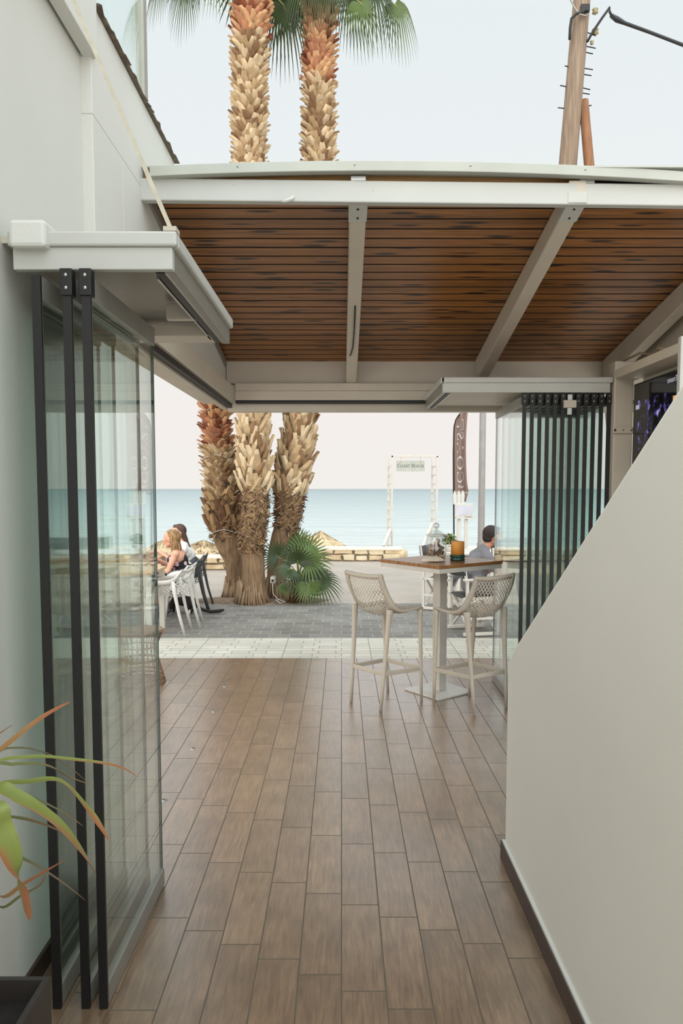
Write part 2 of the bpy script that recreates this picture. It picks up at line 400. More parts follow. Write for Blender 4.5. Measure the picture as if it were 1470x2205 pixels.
def kids(o): return [c for c in bpy.data.objects if c.parent == o]
def dup(root, loc, rz, label):
    r = root.copy(); COL.objects.link(r); r.location = loc; r.rotation_euler = (0, 0, rz); r['label'] = label
    for ch in kids(root):
        c = ch.copy(); COL.objects.link(c); c.parent = r
        for g in kids(ch):
            d = g.copy(); COL.objects.link(d); d.parent = c
    return r
def text_mesh(body, size, frame, depth=0.002):
    """flat default-font lettering; frame maps (x along, y up, z out) to the place"""
    cu = bpy.data.curves.new('lettering', 'FONT'); cu.body = body; cu.size = size; cu.extrude = depth; cu.align_x = 'CENTER'; cu.align_y = 'CENTER'
    o = bpy.data.objects.new('lettering', cu); COL.objects.link(o)
    me = bpy.data.meshes.new_from_object(o.evaluated_get(bpy.context.evaluated_depsgraph_get()))
    bpy.data.objects.remove(o); bpy.data.curves.remove(cu)
    mb = MB(); mb.add([frame(v.co) for v in me.vertices], [tuple(p.vertices) for p in me.polygons]); bpy.data.meshes.remove(me)
    return mb

# ---------------------------------------------------------------- the ground
FE, PE, DE = 7.324, 8.345, 10.95
g = MB(); g.box((-4.5, -3.0, -0.12), (4.5, FE, 0)); struct(g.build('floor', M['floor']), 'brown wood-look tile floor running out to the beach side', 'floor')
g = MB(); g.box((-9, FE, -0.12), (9, PE, -0.004)); struct(g.build('paving_strip', M['pale_pave']), 'pale stone paving strip just beyond the brown tile floor', 'paving')
g = MB(); g.box((-14, PE, -0.12), (14, DE, -0.012)); struct(g.build('block_paving', M['dark_pave']), 'dark grey block paving between pale strip and promenade', 'paving')
g = MB(); g.box((-40, DE, -0.12), (40, 17.95, -0.014)); struct(g.build('promenade', M['prom']), 'smooth beige promenade in front of the low stone wall', 'promenade')
g = MB()
g.add([(-120, 17.95, -0.15), (120, 17.95, -0.15), (120, 19.5, -1.1), (-120, 19.5, -1.1), (120, 34, -1.8), (-120, 34, -1.8), (120, 48, -2.4), (-120, 48, -2.4)],
      [(0, 1, 2, 3), (3, 2, 4, 5), (5, 4, 6, 7)])
g.add([(-120, 17.95, -0.3), (120, 17.95, -0.3), (120, 48, -3.0), (-120, 48, -3.0)], [(0, 1, 2, 3)])
struct(g.build('beach', M['sand']), 'sandy beach sloping down behind the low stone wall', 'beach')
# water: a finely waved near part running to the horizon
g = MB(); rows = []; Y = 36.0
while Y < 150: rows.append(Y); Y *= 1.006
xs = [i / 60 - 0.5 for i in range(61)]; vs = []
for y in rows:
    for x in xs:
        X = x * y * 1.7
        fade = max(0.0, 1 - (y - 36) / 120)
        sw = 0.10 * math.sin(y * 1.15 + 1.2 * mnoise.noise((X * 0.05, y * 0.05, 3))) * max(0, mnoise.noise((X * 0.06, y * 0.18, 0)) + 0.35)
        brk = 0.34 * math.exp(-((y - 43.5 - 0.9 * mnoise.noise((X * 0.08, 0, 5))) / 0.75) ** 2) * max(0, 0.55 + 1.3 * mnoise.noise((X * 0.16, 1.7, 9)))
        vs.append((X, y, -2.0 + fade * (sw + 0.05 * mnoise.noise((X * 0.5, y * 0.8, 1)) + brk)))
n = len(xs)
g.add(vs, [(i * n + j, i * n + j + 1, (i + 1) * n + j + 1, (i + 1) * n + j) for i in range(len(rows) - 1) for j in range(n - 1)])
yl = rows[-1]; g.add([(-yl * .85, yl, -2), (yl * .85, yl, -2), (6000, 7000, -2), (-6000, 7000, -2)], [(0, 1, 2, 3)])
struct(g.build('sea', M['sea'], smooth=True), 'pale blue sea reaching to the horizon', 'sea')

# ---------------------------------------------------------------- the passage: walls, stair parapet, skirting
g = MB(); g.box((-1.30, -3.0, -0.05), (-1.05, 3.12, 3.72)); struct(g.build('wall_left', M['wall']), 'tall white wall on the left of the passage', 'wall')
g = MB(); g.box((-1.30, 3.12, 2.48), (-1.005, 3.53, 3.20)); g.box((-1.30, 3.53, 2.57), (-1.005, 6.72, 3.20)); g.box((-1.30, 3.12, 3.20), (-1.005, 4.62, 3.645))
struct(g.build('wall_left_upper', M['wall'], bevel=0.004), 'white upper wall above the left canopy and side opening', 'wall')
g = MB(); g.box((-1.04, -3, 3.42), (-0.985, 3.14, 3.70))
struct(g.build('trim_1', M['wall'], bevel=0.004), 'white eave fascia along the top of the left wall', 'trim')
# mortar-bedded tile edge along the eave, ragged
g = MB(); y = 2.2
while y < 4.62:
    L = random.uniform(0.05, 0.12); h = random.uniform(0.004, 0.013)
    zt = 3.70 if y < 3.14 else 3.645
    g.hexa([(-1.25, y, zt), (-0.982 + random.uniform(-.01, .012), y, zt), (-0.982 + random.uniform(-.01, .012), y + L, zt), (-1.25, y + L, zt),
            (-1.25, y, zt + h), (-0.985, y, zt + h), (-0.985, y + L, zt + h * .6), (-1.25, y + L, zt + h * .6)]); y += L
struct(g.build('trim_2', mat('weathered_roof_edge', (122, 108, 92), 0.9, var=0.25, scale=20)), 'dark ragged roof edge along the top of the left wall', 'trim')
g = MB(); g.box((-1.052, -3, 0), (-1.038, 3.1, 0.075)); struct(g.build('baseboard_left', M['base']), 'brown skirting at the foot of the left wall', 'baseboard')

def stair_top(y): return 1.0 + (3.17 - y) * 0.606
pts = [(3.283, 0.0), (3.283, 0.885)]
for i in range(1, 7):
    a = R(90) * i / 7; pts.append((3.283 - 0.075 * (1 - math.cos(a)), 0.885 + 0.075 * math.sin(a)))
pts += [(3.15, stair_top(3.15)), (-0.5, stair_top(-0.5)), (-0.5, 0.0)]
g = MB(); k = len(pts)
g.add([(0.745, y, z) for y, z in pts] + [(0.90, y, z) for y, z in pts], [tuple(range(k)), tuple(reversed(range(k, 2 * k)))] + [(i, (i + 1) % k, k + (i + 1) % k, k + i) for i in range(k)])
struct(g.build('wall_right', M['stair_wall'], bevel=0.012), 'white sloping stair parapet on the right of the passage', 'wall')
g = MB(); g.box((0.728, -0.5, 0), (0.745, 3.288, 0.082)); g.box((0.728, 3.283, 0), (0.9, 3.3, 0.082))
struct(g.build('baseboard_right', M['base'], bevel=0.003), 'brown tile skirting at the foot of the white stair wall', 'baseboard')
g = MB(); g.box((0.733, -0.5, 0.082), (0.745, 3.286, 0.092)); struct(g.build('trim_3', M['wall']), 'thin white bead above the right skirting', 'trim')
# steps behind the parapet, and an unseen wall added to limit the light
g = MB()
for i in range(14): g.box((0.9, 3.1 - 0.28 * (i + 1), 0), (1.9, 3.1 - 0.28 * i, 0.17 * (i + 1)))
struct(g.build('staircase', M['stair_wall']), 'white staircase hidden behind the sloping parapet', 'stairs')
g = MB(); g.box((1.9, -0.8, 0), (2.15, 3.1, 3.2)); struct(g.build('wall_light_limit', M['wall']), 'unseen white wall added beside the stairs to limit light', 'wall')

# ---------------------------------------------------------------- pergola roof
def ceil_z(y): return 3.262 - 0.174 * (y - 3.86)
root = thing('ceiling', (0, 3.80, 0), 'brown varnished pine board ceiling of the pergola', 'ceiling'); root['kind'] = 'structure'
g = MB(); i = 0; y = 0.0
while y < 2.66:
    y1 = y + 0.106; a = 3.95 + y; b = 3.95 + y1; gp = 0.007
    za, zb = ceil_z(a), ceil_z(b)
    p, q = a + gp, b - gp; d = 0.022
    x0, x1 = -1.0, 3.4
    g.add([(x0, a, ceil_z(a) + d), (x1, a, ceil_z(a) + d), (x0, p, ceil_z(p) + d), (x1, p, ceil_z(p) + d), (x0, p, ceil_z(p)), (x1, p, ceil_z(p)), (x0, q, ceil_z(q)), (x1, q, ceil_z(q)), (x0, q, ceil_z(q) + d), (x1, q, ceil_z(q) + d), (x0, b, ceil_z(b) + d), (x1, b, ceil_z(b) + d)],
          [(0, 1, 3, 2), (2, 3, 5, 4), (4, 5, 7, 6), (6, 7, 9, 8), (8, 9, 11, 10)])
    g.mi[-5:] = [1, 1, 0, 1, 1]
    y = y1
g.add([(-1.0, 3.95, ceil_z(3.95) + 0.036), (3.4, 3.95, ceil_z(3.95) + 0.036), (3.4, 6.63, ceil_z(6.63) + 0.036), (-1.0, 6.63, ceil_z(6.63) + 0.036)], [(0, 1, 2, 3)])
g.build('board_cladding', [M['plank'], mat('groove_shade', (38, 24, 14), .8)], root)  # dark colour on the gap faces paints the shadow lines between boards
g = MB(); g.hexa([(-1.1, 3.86, ceil_z(3.86) + 0.037), (3.4, 3.86, ceil_z(3.86) + 0.037), (3.4, 6.9, ceil_z(6.9) + 0.037), (-1.1, 6.9, ceil_z(6.9) + 0.037),
                  (-1.1, 3.86, ceil_z(3.86) + 0.045), (3.4, 3.86, ceil_z(3.86) + 0.045), (3.4, 6.9, ceil_z(6.9) + 0.06), (-1.1, 6.9, ceil_z(6.9) + 0.06)])
g.build('roof_sheet', M['fascia'], root)
g = MB(); g.bar((-1.0, 3.912, 3.262), (3.4, 4.03, 3.262), 0.03, 0.05); g.build('edge_board', mat('raw_pine_edge', (176, 134, 84), 0.6, var=0.12, scale=5, stretch=(1, 12, 12)), root)

root = thing('front_beam', (0, 3.84, 3.13), 'long white steel beam across the front edge of the pergola roof', 'beam')
rust = mat('white_painted_steel_with_rust', (188, 189, 183), 0.45, var=0.02, scale=5)
t = rust.node_tree; bsdf = t.nodes['Principled BSDF']; cco = N(t, 'ShaderNodeTexCoord'); nn = N(t, 'ShaderNodeTexNoise'); nn.inputs['Scale'].default_value = 14; nn.inputs['Detail'].default_value = 6
t.links.new(cco.outputs['Object'], nn.inputs[0]); rr = N(t, 'ShaderNodeMapRange'); rr.inputs['From Min'].default_value = 0.715; rr.inputs['From Max'].default_value = 0.76; t.links.new(nn.outputs[0], rr.inputs[0])
old = bsdf.inputs['Base Color'].links[0].from_socket; t.links.new(mix(t, rr.outputs[0], old, lin((120, 76, 40))), bsdf.inputs['Base Color'])
g = MB(); ya, yb = 3.84, 3.96
g.hexa([(-1.01, ya, 3.132), (3.4, yb, 3.132), (3.4, yb + 0.05, 3.132), (-1.01, ya + 0.05, 3.132), (-1.01, ya, 3.24), (3.4, yb, 3.24), (3.4, yb + 0.05, 3.24), (-1.01, ya + 0.05, 3.24)])
g.build('box_section', rust, root, bevel=0.006)
for x in (0.085, 1.25):
    yy = ya + (x + 1.01) / 4.41 * (yb - ya)
    g = MB(); g.box((x - 0.037, yy + 0.002, 3.24), (x + 0.037, yy + 0.03, 3.262)); g.build('packing_plate', M['steel'], root)
g = MB(); p = at(628, 428, 3.84); g.tube([p + V(0.012, 0, 0.012), p, p + V(-0.028, -0.004, -0.012), p + V(-0.05, 0, -0.016)], [0.007, 0.011, 0.010, 0.004], 8); g.build('broken_bracket', M['white_pl'], root, smooth=True)

g = MB(); zs = []
for i in range(31):
    x = -0.95 + 4.35 * i / 30; y = 3.80 + 0.08 * (x + 1) / 3; u = (x + 0.95) / 2.75
    z = 3.232 + 0.040 * 4 * u * (1 - min(u, 1.15)) if u < 1.15 else 3.205
    zs.append((x, y, z))
vs = []; fs = []
for x, y, z in zs: vs += [(x, y, z), (x, y, z + 0.05), (x, y + 0.05, z + 0.05), (x, y + 0.05, z)]
for i in range(30):
    for j in range(4): fs.append((4 * i + j, 4 * i + (j + 1) % 4, 4 * i + 4 + (j + 1) % 4, 4 * i + 4 + j))
fs += [(0, 1, 2, 3), (120, 121, 122, 123)]
g.add(vs, fs); root = thing('roof_fascia', (0, 3.8, 3.3), 'slightly bowed grey metal fascia above the white front beam', 'fascia')
g.build('fascia_strip', M['fascia'], root, bevel=0.003)
for i in (3, 7, 11, 15, 19):
    g = MB(); x, y, z = zs[i]; g.sphere((x, y - 0.001, z + 0.03), 0.005, 8, 5); g.build('screw', M['steel'], root)

grp = 'white rafters under the board ceiling'
def rafter(x, label, slot=False):
    r = thing('rafter', (x, 3.9, 3.0), label, 'rafter', grp)
    g = MB(); w = 0.045; f = lambda y: 3.145 - 0.2085 * (y - 3.9)
    y0, y1 = 3.90, 6.52
    g.hexa([(x - w, y0, f(y0)), (x + w, y0, f(y0)), (x + w, y1, f(y1)), (x - w, y1, f(y1)), (x - w, y0, ceil_z(y0) - .001), (x + w, y0, ceil_z(y0) - .001), (x + w, y1, ceil_z(y1) - .001), (x - w, y1, ceil_z(y1) - .001)])
    g.build('timber', M['alu'], r, bevel=0.008)
    g = MB(); g.hexa([(x - w - .004, y0 - .005, f(y0) - .006), (x + w + .004, y0 - .005, f(y0) - .006), (x + w + .004, y0 + .17, f(y0 + .17) - .006), (x - w - .004, y0 + .17, f(y0 + .17) - .006),
                      (x - w - .004, y0 - .005, f(y0) + .05), (x + w + .004, y0 - .005, f(y0) + .05), (x + w + .004, y0 + .17, f(y0 + .17) + .05), (x - w - .004, y0 + .17, f(y0 + .17) + .05)])
    sh = g.build('end_shoe', M['beam'], r, bevel=0.004)
    for yy in (y0 + .05, y0 + .13):
        g = MB(); g.sphere((0, yy - 3.9, f(yy) - .007 - 3.0), 0.007, 8, 5); g.build('screw', M['dark_metal'], sh, world=False)
    if slot:
        g = MB(); pts = [(x + .006, 5.05, f(5.05) - .004), (x + .006, 5.4, f(5.4) - .007), (x + .001, 5.72, f(5.72) - .008), (x - .012, 5.86, f(5.86) - .005), (x - .018, 5.9, f(5.9) - .002)]
        g.tube(pts, 0.005, 8); g.build('dark_cord', M['dark_metal'], r, smooth=True)
    return r
rafter(0.085, 'white rafter in the middle of the ceiling with a dark cord under it', True)
rafter(1.20, 'white rafter right of the middle one, ending above the right canopy')
rafter(2.30, 'white rafter at far right, above the television')

# rear header: back wall strip, profile, track
g = MB(); g.box((-1.0, 6.56, 2.605), (3.4, 6.72, 2.80)); struct(g.build('wall_rear', M['alu']), 'white strip of wall under the rear edge of the board ceiling', 'wall')
root = thing('rear_header', (0, 6.55, 2.4), 'white door header across the rear opening facing the sea', 'door header')
g = MB(); g.box((-0.92, 6.50, 2.535), (3.4, 6.555, 2.60)); g.build('upper_profile', M['alu'], root, bevel=0.006)
g = MB(); g.box((-0.92, 6.515, 2.455), (3.4, 6.60, 2.535)); g.build('lower_profile', M['alu'], root, bevel=0.004)
g = MB(); g.box((-0.92, 6.525, 2.43), (3.4, 6.60, 2.455)); g.build('door_track', M['black'], root)
g = MB(); g.box((-1.0, 6.605, 2.365), (3.4, 6.70, 2.60)); g.build('outer_profile', M['alu'], root, bevel=0.004)
root = thing('side_header', (-0.97, 5.0, 2.4), 'white door header running along the left side opening to the rear corner', 'door header')
g = MB(); g.box((-1.2, 3.53, 2.42), (-0.925, 6.50, 2.565)); g.build('profile', M['alu'], root, bevel=0.005)
g = MB(); g.box((-0.985, 3.53, 2.385), (-0.945, 6.50, 2.42)); g.build('door_track', M['black'], root)
g = MB(); g.box((-1.03, 3.53, 2.37), (-0.985, 6.5, 2.42)); g.build('lower_lip', M['alu'], root)
g = MB(); g.bar((-0.998, 3.95, 3.20), (-0.998, 6.5, 2.76), 0.02, 0.05); struct(g.build('trim_4', M['grey_alu']), 'perforated metal strip where the ceiling meets the left wall', 'trim')
g = MB(); g.box((2.42, 3.95, 2.58), (2.56, 6.56, 2.95)); struct(g.build('wall_right_upper', M['alu']), 'white side wall above the television under the ceiling', 'wall')

# ---------------------------------------------------------------- door parking canopies
def canopy(name, x0, x1, y0, y1, z0, z1, label, left):
    r = thing(name, ((x0 + x1) / 2, (y0 + y1) / 2, z0), label, 'canopy')
    zm = z0 + 0.068; g = MB()
    g.box((x0 - (.028 if left else 0), y0 + .03, z1 - .028), (x1 - .012, y1 - .012, z1 - .006)); g.build('deck', M['alu'], r)
    ins = 0.012
    g = MB(); g.box((x0, y0, zm), (x1 + .004, y0 + .03, z1)); g.box((x1 - .026, y0 + .03, zm), (x1 + .004, y1, z1))
    if not left: g.box((x0 - .004, y0, zm), (x0 + .026, y1, z1))
    g.build('upper_fascia', M['beam'], r, bevel=0.007)
    g = MB(); g.box((x0 + ins, y0 + ins, z0), (x1 - ins, y0 + ins + .03, zm)); g.build('front_fascia', M['beam'], r, bevel=0.003)
    g = MB(); g.box((x1 - ins - .03, y0 + ins + .03, z0), (x1 - ins, y1, zm))
    if not left:
        g.build('side_fascia', M['grey_alu'], r, bevel=0.003); g = MB(); g.box((x0 + ins, y0 + ins + .03, z0), (x0 + ins + .03, y1, zm))
    g.build('side_fascia', M['grey_alu'], r, bevel=0.003)
    g = MB()
    if left:
        xt = x1 - .075
        g.box((xt, y0 + .06, z0 + .002), (xt + .028, y1 - .02, zm - .02)); g.build('door_track', M['black'], r)
        g = MB(); g.box((xt - .012, y0 + .12, z0), (xt - .004, y1 - .1, z0 + .02)); g.build('track_lip', M['steel'], r); g = MB(); g.box((xt + .03, y0 + .05, z0), (xt + .036, y1 - .02, z0 + .02)); g.build('track_lip', M['steel'], r)
        g = MB(); g.box((x0 + .32, y0 + .70, z0 + .004), (xt, y0 + .74, zm - .002)); g.build('cross_profile', M['alu'], r, bevel=0.003); g = MB(); g.box((x0 + .05, y1 - .18, z0), (xt, y1 - .02, z0 + .05)); g.build('cross_profile', M['alu'], r, bevel=0.003)
        g = MB(); g.box((x0 + .04, y0 + .06, z1 - .034), (xt, y1 - .02, z1 - .029)); g.build('soffit_panel', M['grey_alu'], r)  # darker grey here paints the shade inside the canopy recess
    else:
        xt = x0 + .05
        g.box((xt, y0 + .05, z0 + .002), (xt + .022, y1, zm - .02)); g.build('door_track', M['black'], r)
        g = MB(); g.box((xt + .026, y0 + .06, z0), (xt + .034, y1, z0 + .02)); g.build('track_lip', M['steel'], r)
        g = MB(); g.box((xt + .04, y0 + .05, z0 + .025), (x1 - .05, y1, z0 + .032)); g.build('soffit_panel', M['alu'], r)
    return r
CL = canopy('door_canopy', -1.022, -0.508, 2.33, 3.52, 2.362, 2.475, 'white canopy on the left wall over the folded glass panels', True)
g = MB(); g.box((-1.004, 2.30, 2.418), (-0.893, 2.52, 2.50)); g.build('plaster_block', M['wall'], CL, bevel=0.012)
canopy('door_canopy', 0.715, 1.945, 5.40, 6.50, 2.38, 2.488, 'white canopy over the long stack of glass panels at right', False)
g = MB(); g.bar((-1.0, 2.43, 3.60), (-0.525, 2.36, 2.485), 0.012, 0.022, up=(0, 1, 0))
r = tag(g.build('tie_rod', mat('dusty_cream_metal', (196, 188, 168), 0.5, var=0.08, scale=30)), 'thin cream tie rod slanting from the left eave to the canopy corner', 'rod')
g = MB(); g.box((-0.545, 2.335, 2.476), (-0.505, 2.385, 2.49)); o = g.build('rod_foot', M['alu'], r)

# ---------------------------------------------------------------- frameless folding glass panels
def glass_panel(x, y0, y1, z0, z1, dx, label, grp, screws=True, hinge=True):
    r = thing('folding_glass_door', (x, y0, 0), label, 'glass door', grp)
    L = y1 - y0; s = dx / L; h = 0.011
    def slab(g, ya, yb, za, zb, t):
        g.hexa([(ya * s - t, ya, za), (ya * s + t, ya, za), (yb * s + t, yb, za), (yb * s - t, yb, za), (ya * s - t, ya, zb), (ya * s + t, ya, zb), (yb * s + t, yb, zb), (yb * s - t, yb, zb)])
    def mk(name, m, args, **k):
        g = MB(); slab(g, *args); return g.build(name, m, r, world=False, **k)
    mk('glass', M['glass'], (0.012, L - 0.004, z0 + 0.07, z1 - 0.066, 0.005))
    mk('top_rail', M['grey_alu'], (0.006, L, z1 - 0.07, z1, 0.013), bevel=0.002)
    mk('bottom_rail', M['grey_alu'], (0.006, L, z0, z0 + 0.072, 0.013), bevel=0.002)
    mk('edge_seal', M['black'], (0.0, 0.012, z0 - 0.003, z1 - 0.001, 0.0135))
    mk('edge_strip', M['grey_alu'], (0.012, 0.020, z0, z1 - 0.02, 0.0115))
    mk('far_seal', M['glass_edge'], (L - 0.004, L + 0.002, z0 + .03, z1 - .03, 0.006))
    if not hinge: return r
    b = mk('hinge_block', M['black'], (-0.006, 0.03, z1 - 0.062, z1 + 0.018, 0.018), bevel=0.002)
    if screws:
        for zz in (z1 - 0.04, z1 - 0.002):
            g = MB(); g.sphere((0, -0.007, zz), 0.0055, 8, 5, (1, .5, 1)); g.build('screw', M['steel'], b, world=False)
    return r
gl = 'folded glass panels by the left wall'
glass_panel(-0.774, 2.30, 3.06, 0.005, 2.335, 0.006, 'glass panel beside the walkway, the one nearest the brown floor, at left', gl)
glass_panel(-0.832, 2.30, 3.06, 0.005, 2.335, 0.004, 'glass panel in the left stack, second from the walkway', gl)
glass_panel(-0.925, 2.30, 3.06, 0.005, 2.335, 0.0, 'glass panel in the left stack, second from the white wall', gl, hinge=False)
glass_panel(-0.985, 2.46, 3.06, 0.005, 2.335, 0.0, 'glass panel set back closest to the left white wall', gl, hinge=False)
ordn = ['first', 'second', 'third', 'fourth', 'fifth', 'sixth', 'seventh', 'eighth', 'ninth', 'tenth', 'eleventh', 'twelfth', 'thirteenth']
base = None
for i in range(12):
    x = 1.325 + 0.0557 * i
    lab = 'glass panel of the right stack, %s counting from the bar table side' % ordn[i] if i else 'leftmost glass panel of the right stack, next to the bar table'
    if base is None: base = glass_panel(x, 5.44, 6.47, 0.005, 2.36, 0.015, lab, 'folded glass panels stacked at right')
    else: dup(base, (x, 5.44, 0), 0, lab)
r = thing('door_latch', (1.645, 5.43, 2.3), 'grey latch fitting at the top of the right glass stack', 'latch')
g = MB(); g.box((1.60, 5.40, 2.27), (1.69, 5.432, 2.325)); g.build('latch_body', M['alu'], r, bevel=0.004)
g = MB(); g.box((1.625, 5.405, 2.22), (1.66, 5.43, 2.27)); g.build('latch_bolt', M['steel'], r, bevel=0.003)
g = MB(); g.box((1.628, 5.41, 2.325), (1.66, 5.43, 2.365)); g.build('latch_hanger', M['steel'], r)

# brass floor sockets of the sliding doors
sock = None
for i, (x, y) in enumerate(((-0.965, 3.927), (-0.968, 4.731), (-0.971, 5.54), (-1.0, 6.258))):
    lab = ['small metal floor socket nearest the viewer beside the left glass panel', 'small metal floor socket second from the viewer along the left edge', 'small metal floor socket third from the viewer along the left edge', 'small metal floor socket farthest along the left floor edge'][i]
    if sock is None:
        sock = thing('floor_socket', (x, y, 0), lab, 'floor socket', 'metal floor sockets')
        g = MB(); g.lathe([(0.006, 0.0035), (0.007, 0.004), (0.016, 0.004), (0.019, 0.001), (0.019, -0.002)], 20, cap=False); g.build('ring', M['steel'], sock, world=False, smooth=True)
        g = MB(); g.lathe([(0.0068, 0.0005), (0.001, 0.0005)], 16); g.build('hole', M['black'], sock, world=False)
    else: dup(sock, (x, y, 0), 0, lab)

# glass wind screen on the roof edge
r = thing('wind_screen', (-1.06, 3.9, 3.64), 'tall glass wind screen with grey post on the left roof edge', 'glass screen')
g = MB(); g.box((-1.068, 3.12, 3.66), (-1.056, 3.57, 5.6)); g.build('glass_sheet', M['glass'], r)
g = MB(); g.box((-1.068, 3.58, 3.65), (-1.056, 4.10, 5.6)); g.build('glass_sheet', M['glass'], r)
g = MB(); g.box((-1.085, 4.10, 3.60), (-1.04, 4.165, 5.6)); g.build('post', M['grey_alu'], r, bevel=0.004)
g = MB(); g.box((-1.09, 3.1, 3.60), (-1.035, 4.17, 3.66)); g.build('bottom_channel', M['grey_alu'], r)

# ---------------------------------------------------------------- television corner
r = thing('column', (2.03, 5.5, 0), 'white column right of the glass stack, beside the television', 'column')
g = MB(); g.box((1.955, 5.39, 0), (2.095, 5.52, 2.60)); g.build('shaft', M['alu'], r, bevel=0.008)
g = MB(); g.box((1.945, 5.372, 2.085), (2.09, 5.39, 2.13)); b = g.build('clamp_bracket', M['alu'], r, bevel=0.003)
for x, q in ((1.96, .009), (2.02, .005), (2.075, .006)):
    g = MB(); g.sphere((x - 2.03, 5.371 - 5.5, 2.108), q, 8, 5); g.build('bolt', M['dark_metal'], b, world=False)
r = thing('media_shelf', (2.03, 4.9, 2.45), 'white box shelf framing the wall television at right', 'shelf')
g = MB(); g.box((1.955, 4.36, 2.475), (2.30, 5.39, 2.535)); g.build('top_board', M['alu'], r, bevel=0.004)
g = MB(); g.box((1.94, 4.32, 2.20), (2.02, 4.36, 2.56)); g.build('end_post', M['beam'], r, bevel=0.004)
g = MB(); g.box((2.16, 4.36, 1.20), (2.30, 5.39, 2.475)); g.build('back_board', M['alu'], r)
tvm, t, b = principled('television_picture', (0.006, 0.006, 0.008), 0.08)
co = N(t, 'ShaderNodeTexCoord'); s = N(t, 'ShaderNodeSeparateXYZ'); t.links.new(co.outputs['Generated'], s.inputs[0])
n1 = N(t, 'ShaderNodeTexNoise'); n1.inputs['Scale'].default_value = 9; n1.inputs['Detail'].default_value = 5
mp = N(t, 'ShaderNodeMapping'); mp.inputs['Scale'].default_value = (1, 1.6, 0.8); t.links.new(co.outputs['Generated'], mp.inputs[0]); t.links.new(mp.outputs[0], n1.inputs[0])
rr = N(t, 'ShaderNodeValToRGB'); el = rr.color_ramp.elements; el[0].position = 0.52; el[0].color = (0, 0, 0, 1); el[1].position = 0.72; el[1].color = (0.55, 0.5, 0.9, 1)
k = el.new(0.60); k.color = (0.06, 0.04, 0.2, 1)
t.links.new(n1.outputs[0], rr.inputs[0])
hi = math_node(t, 'LESS_THAN', s.outputs[2], 0.80); lo = math_node(t, 'GREATER_THAN', s.outputs[2], 0.18); f2 = math_node(t, 'MULTIPLY', hi, lo)
lm = math_node(t, 'MULTIPLY', math_node(t, 'LESS_THAN', s.outputs[1], 0.93), math_node(t, 'GREATER_THAN', s.outputs[1], 0.36)); f2 = math_node(t, 'MULTIPLY', f2, lm)
t.links.new(mix(t, f2, (0.0, 0.0, 0.0), rr.outputs[0]), b.inputs['Emission Color']); b.inputs['Emission Strength'].default_value = 0.8
r = thing('television', (2.10, 4.9, 2.1), 'black flat television showing a purple lit concert', 'television')
g = MB(); g.box((2.085, 4.37, 1.84), (2.15, 5.37, 2.43)); g.build('casing', M['black'], r, bevel=0.005)
g = MB(); g.box((2.081, 4.385, 1.86), (2.0855, 5.355, 2.415)); sc_ = g.build('screen', tvm, r)
emw, t, b = principled('screen_white', (0.0, 0.0, 0.0), 0.3); b.inputs['Emission Color'].default_value = (0.6, 0.58, 0.66, 1); b.inputs['Emission Strength'].default_value = 0.6
emo, t, b = principled('screen_orange', (0.0, 0.0, 0.0), 0.3); b.inputs['Emission Color'].default_value = (*lin((232, 172, 104)), 1); b.inputs['Emission Strength'].default_value = 0.9
fr = lambda c: V(2.080 - c.z, 4.72 - c.x, 2.375 + c.y)
g = text_mesh('smartTV', 0.05, fr, 0.0005); g.build('lettering', emw, r)
g = MB(); g.box((2.0795, 4.40, 2.13), (2.081, 4.72, 2.27)); g.build('orange_picture', emo, r)
g = MB(); g.box((2.0795, 5.25, 2.245), (2.081, 5.31, 2.275)); g.build('channel_mark', emw, r)
g = MB(); pts = [V(2.02, 5.42, 2.60), V(2.05, 5.2, 2.62), V(2.10, 5.0, 2.575), V(2.03, 4.85, 2.59), V(2.08, 4.7, 2.55)]; g.tube(pts, 0.008, 6)
tag(g.build('cable', mat('old_cable', (150, 136, 112), 0.7), smooth=True), 'loose cable lying on top of the television frame', 'cable')

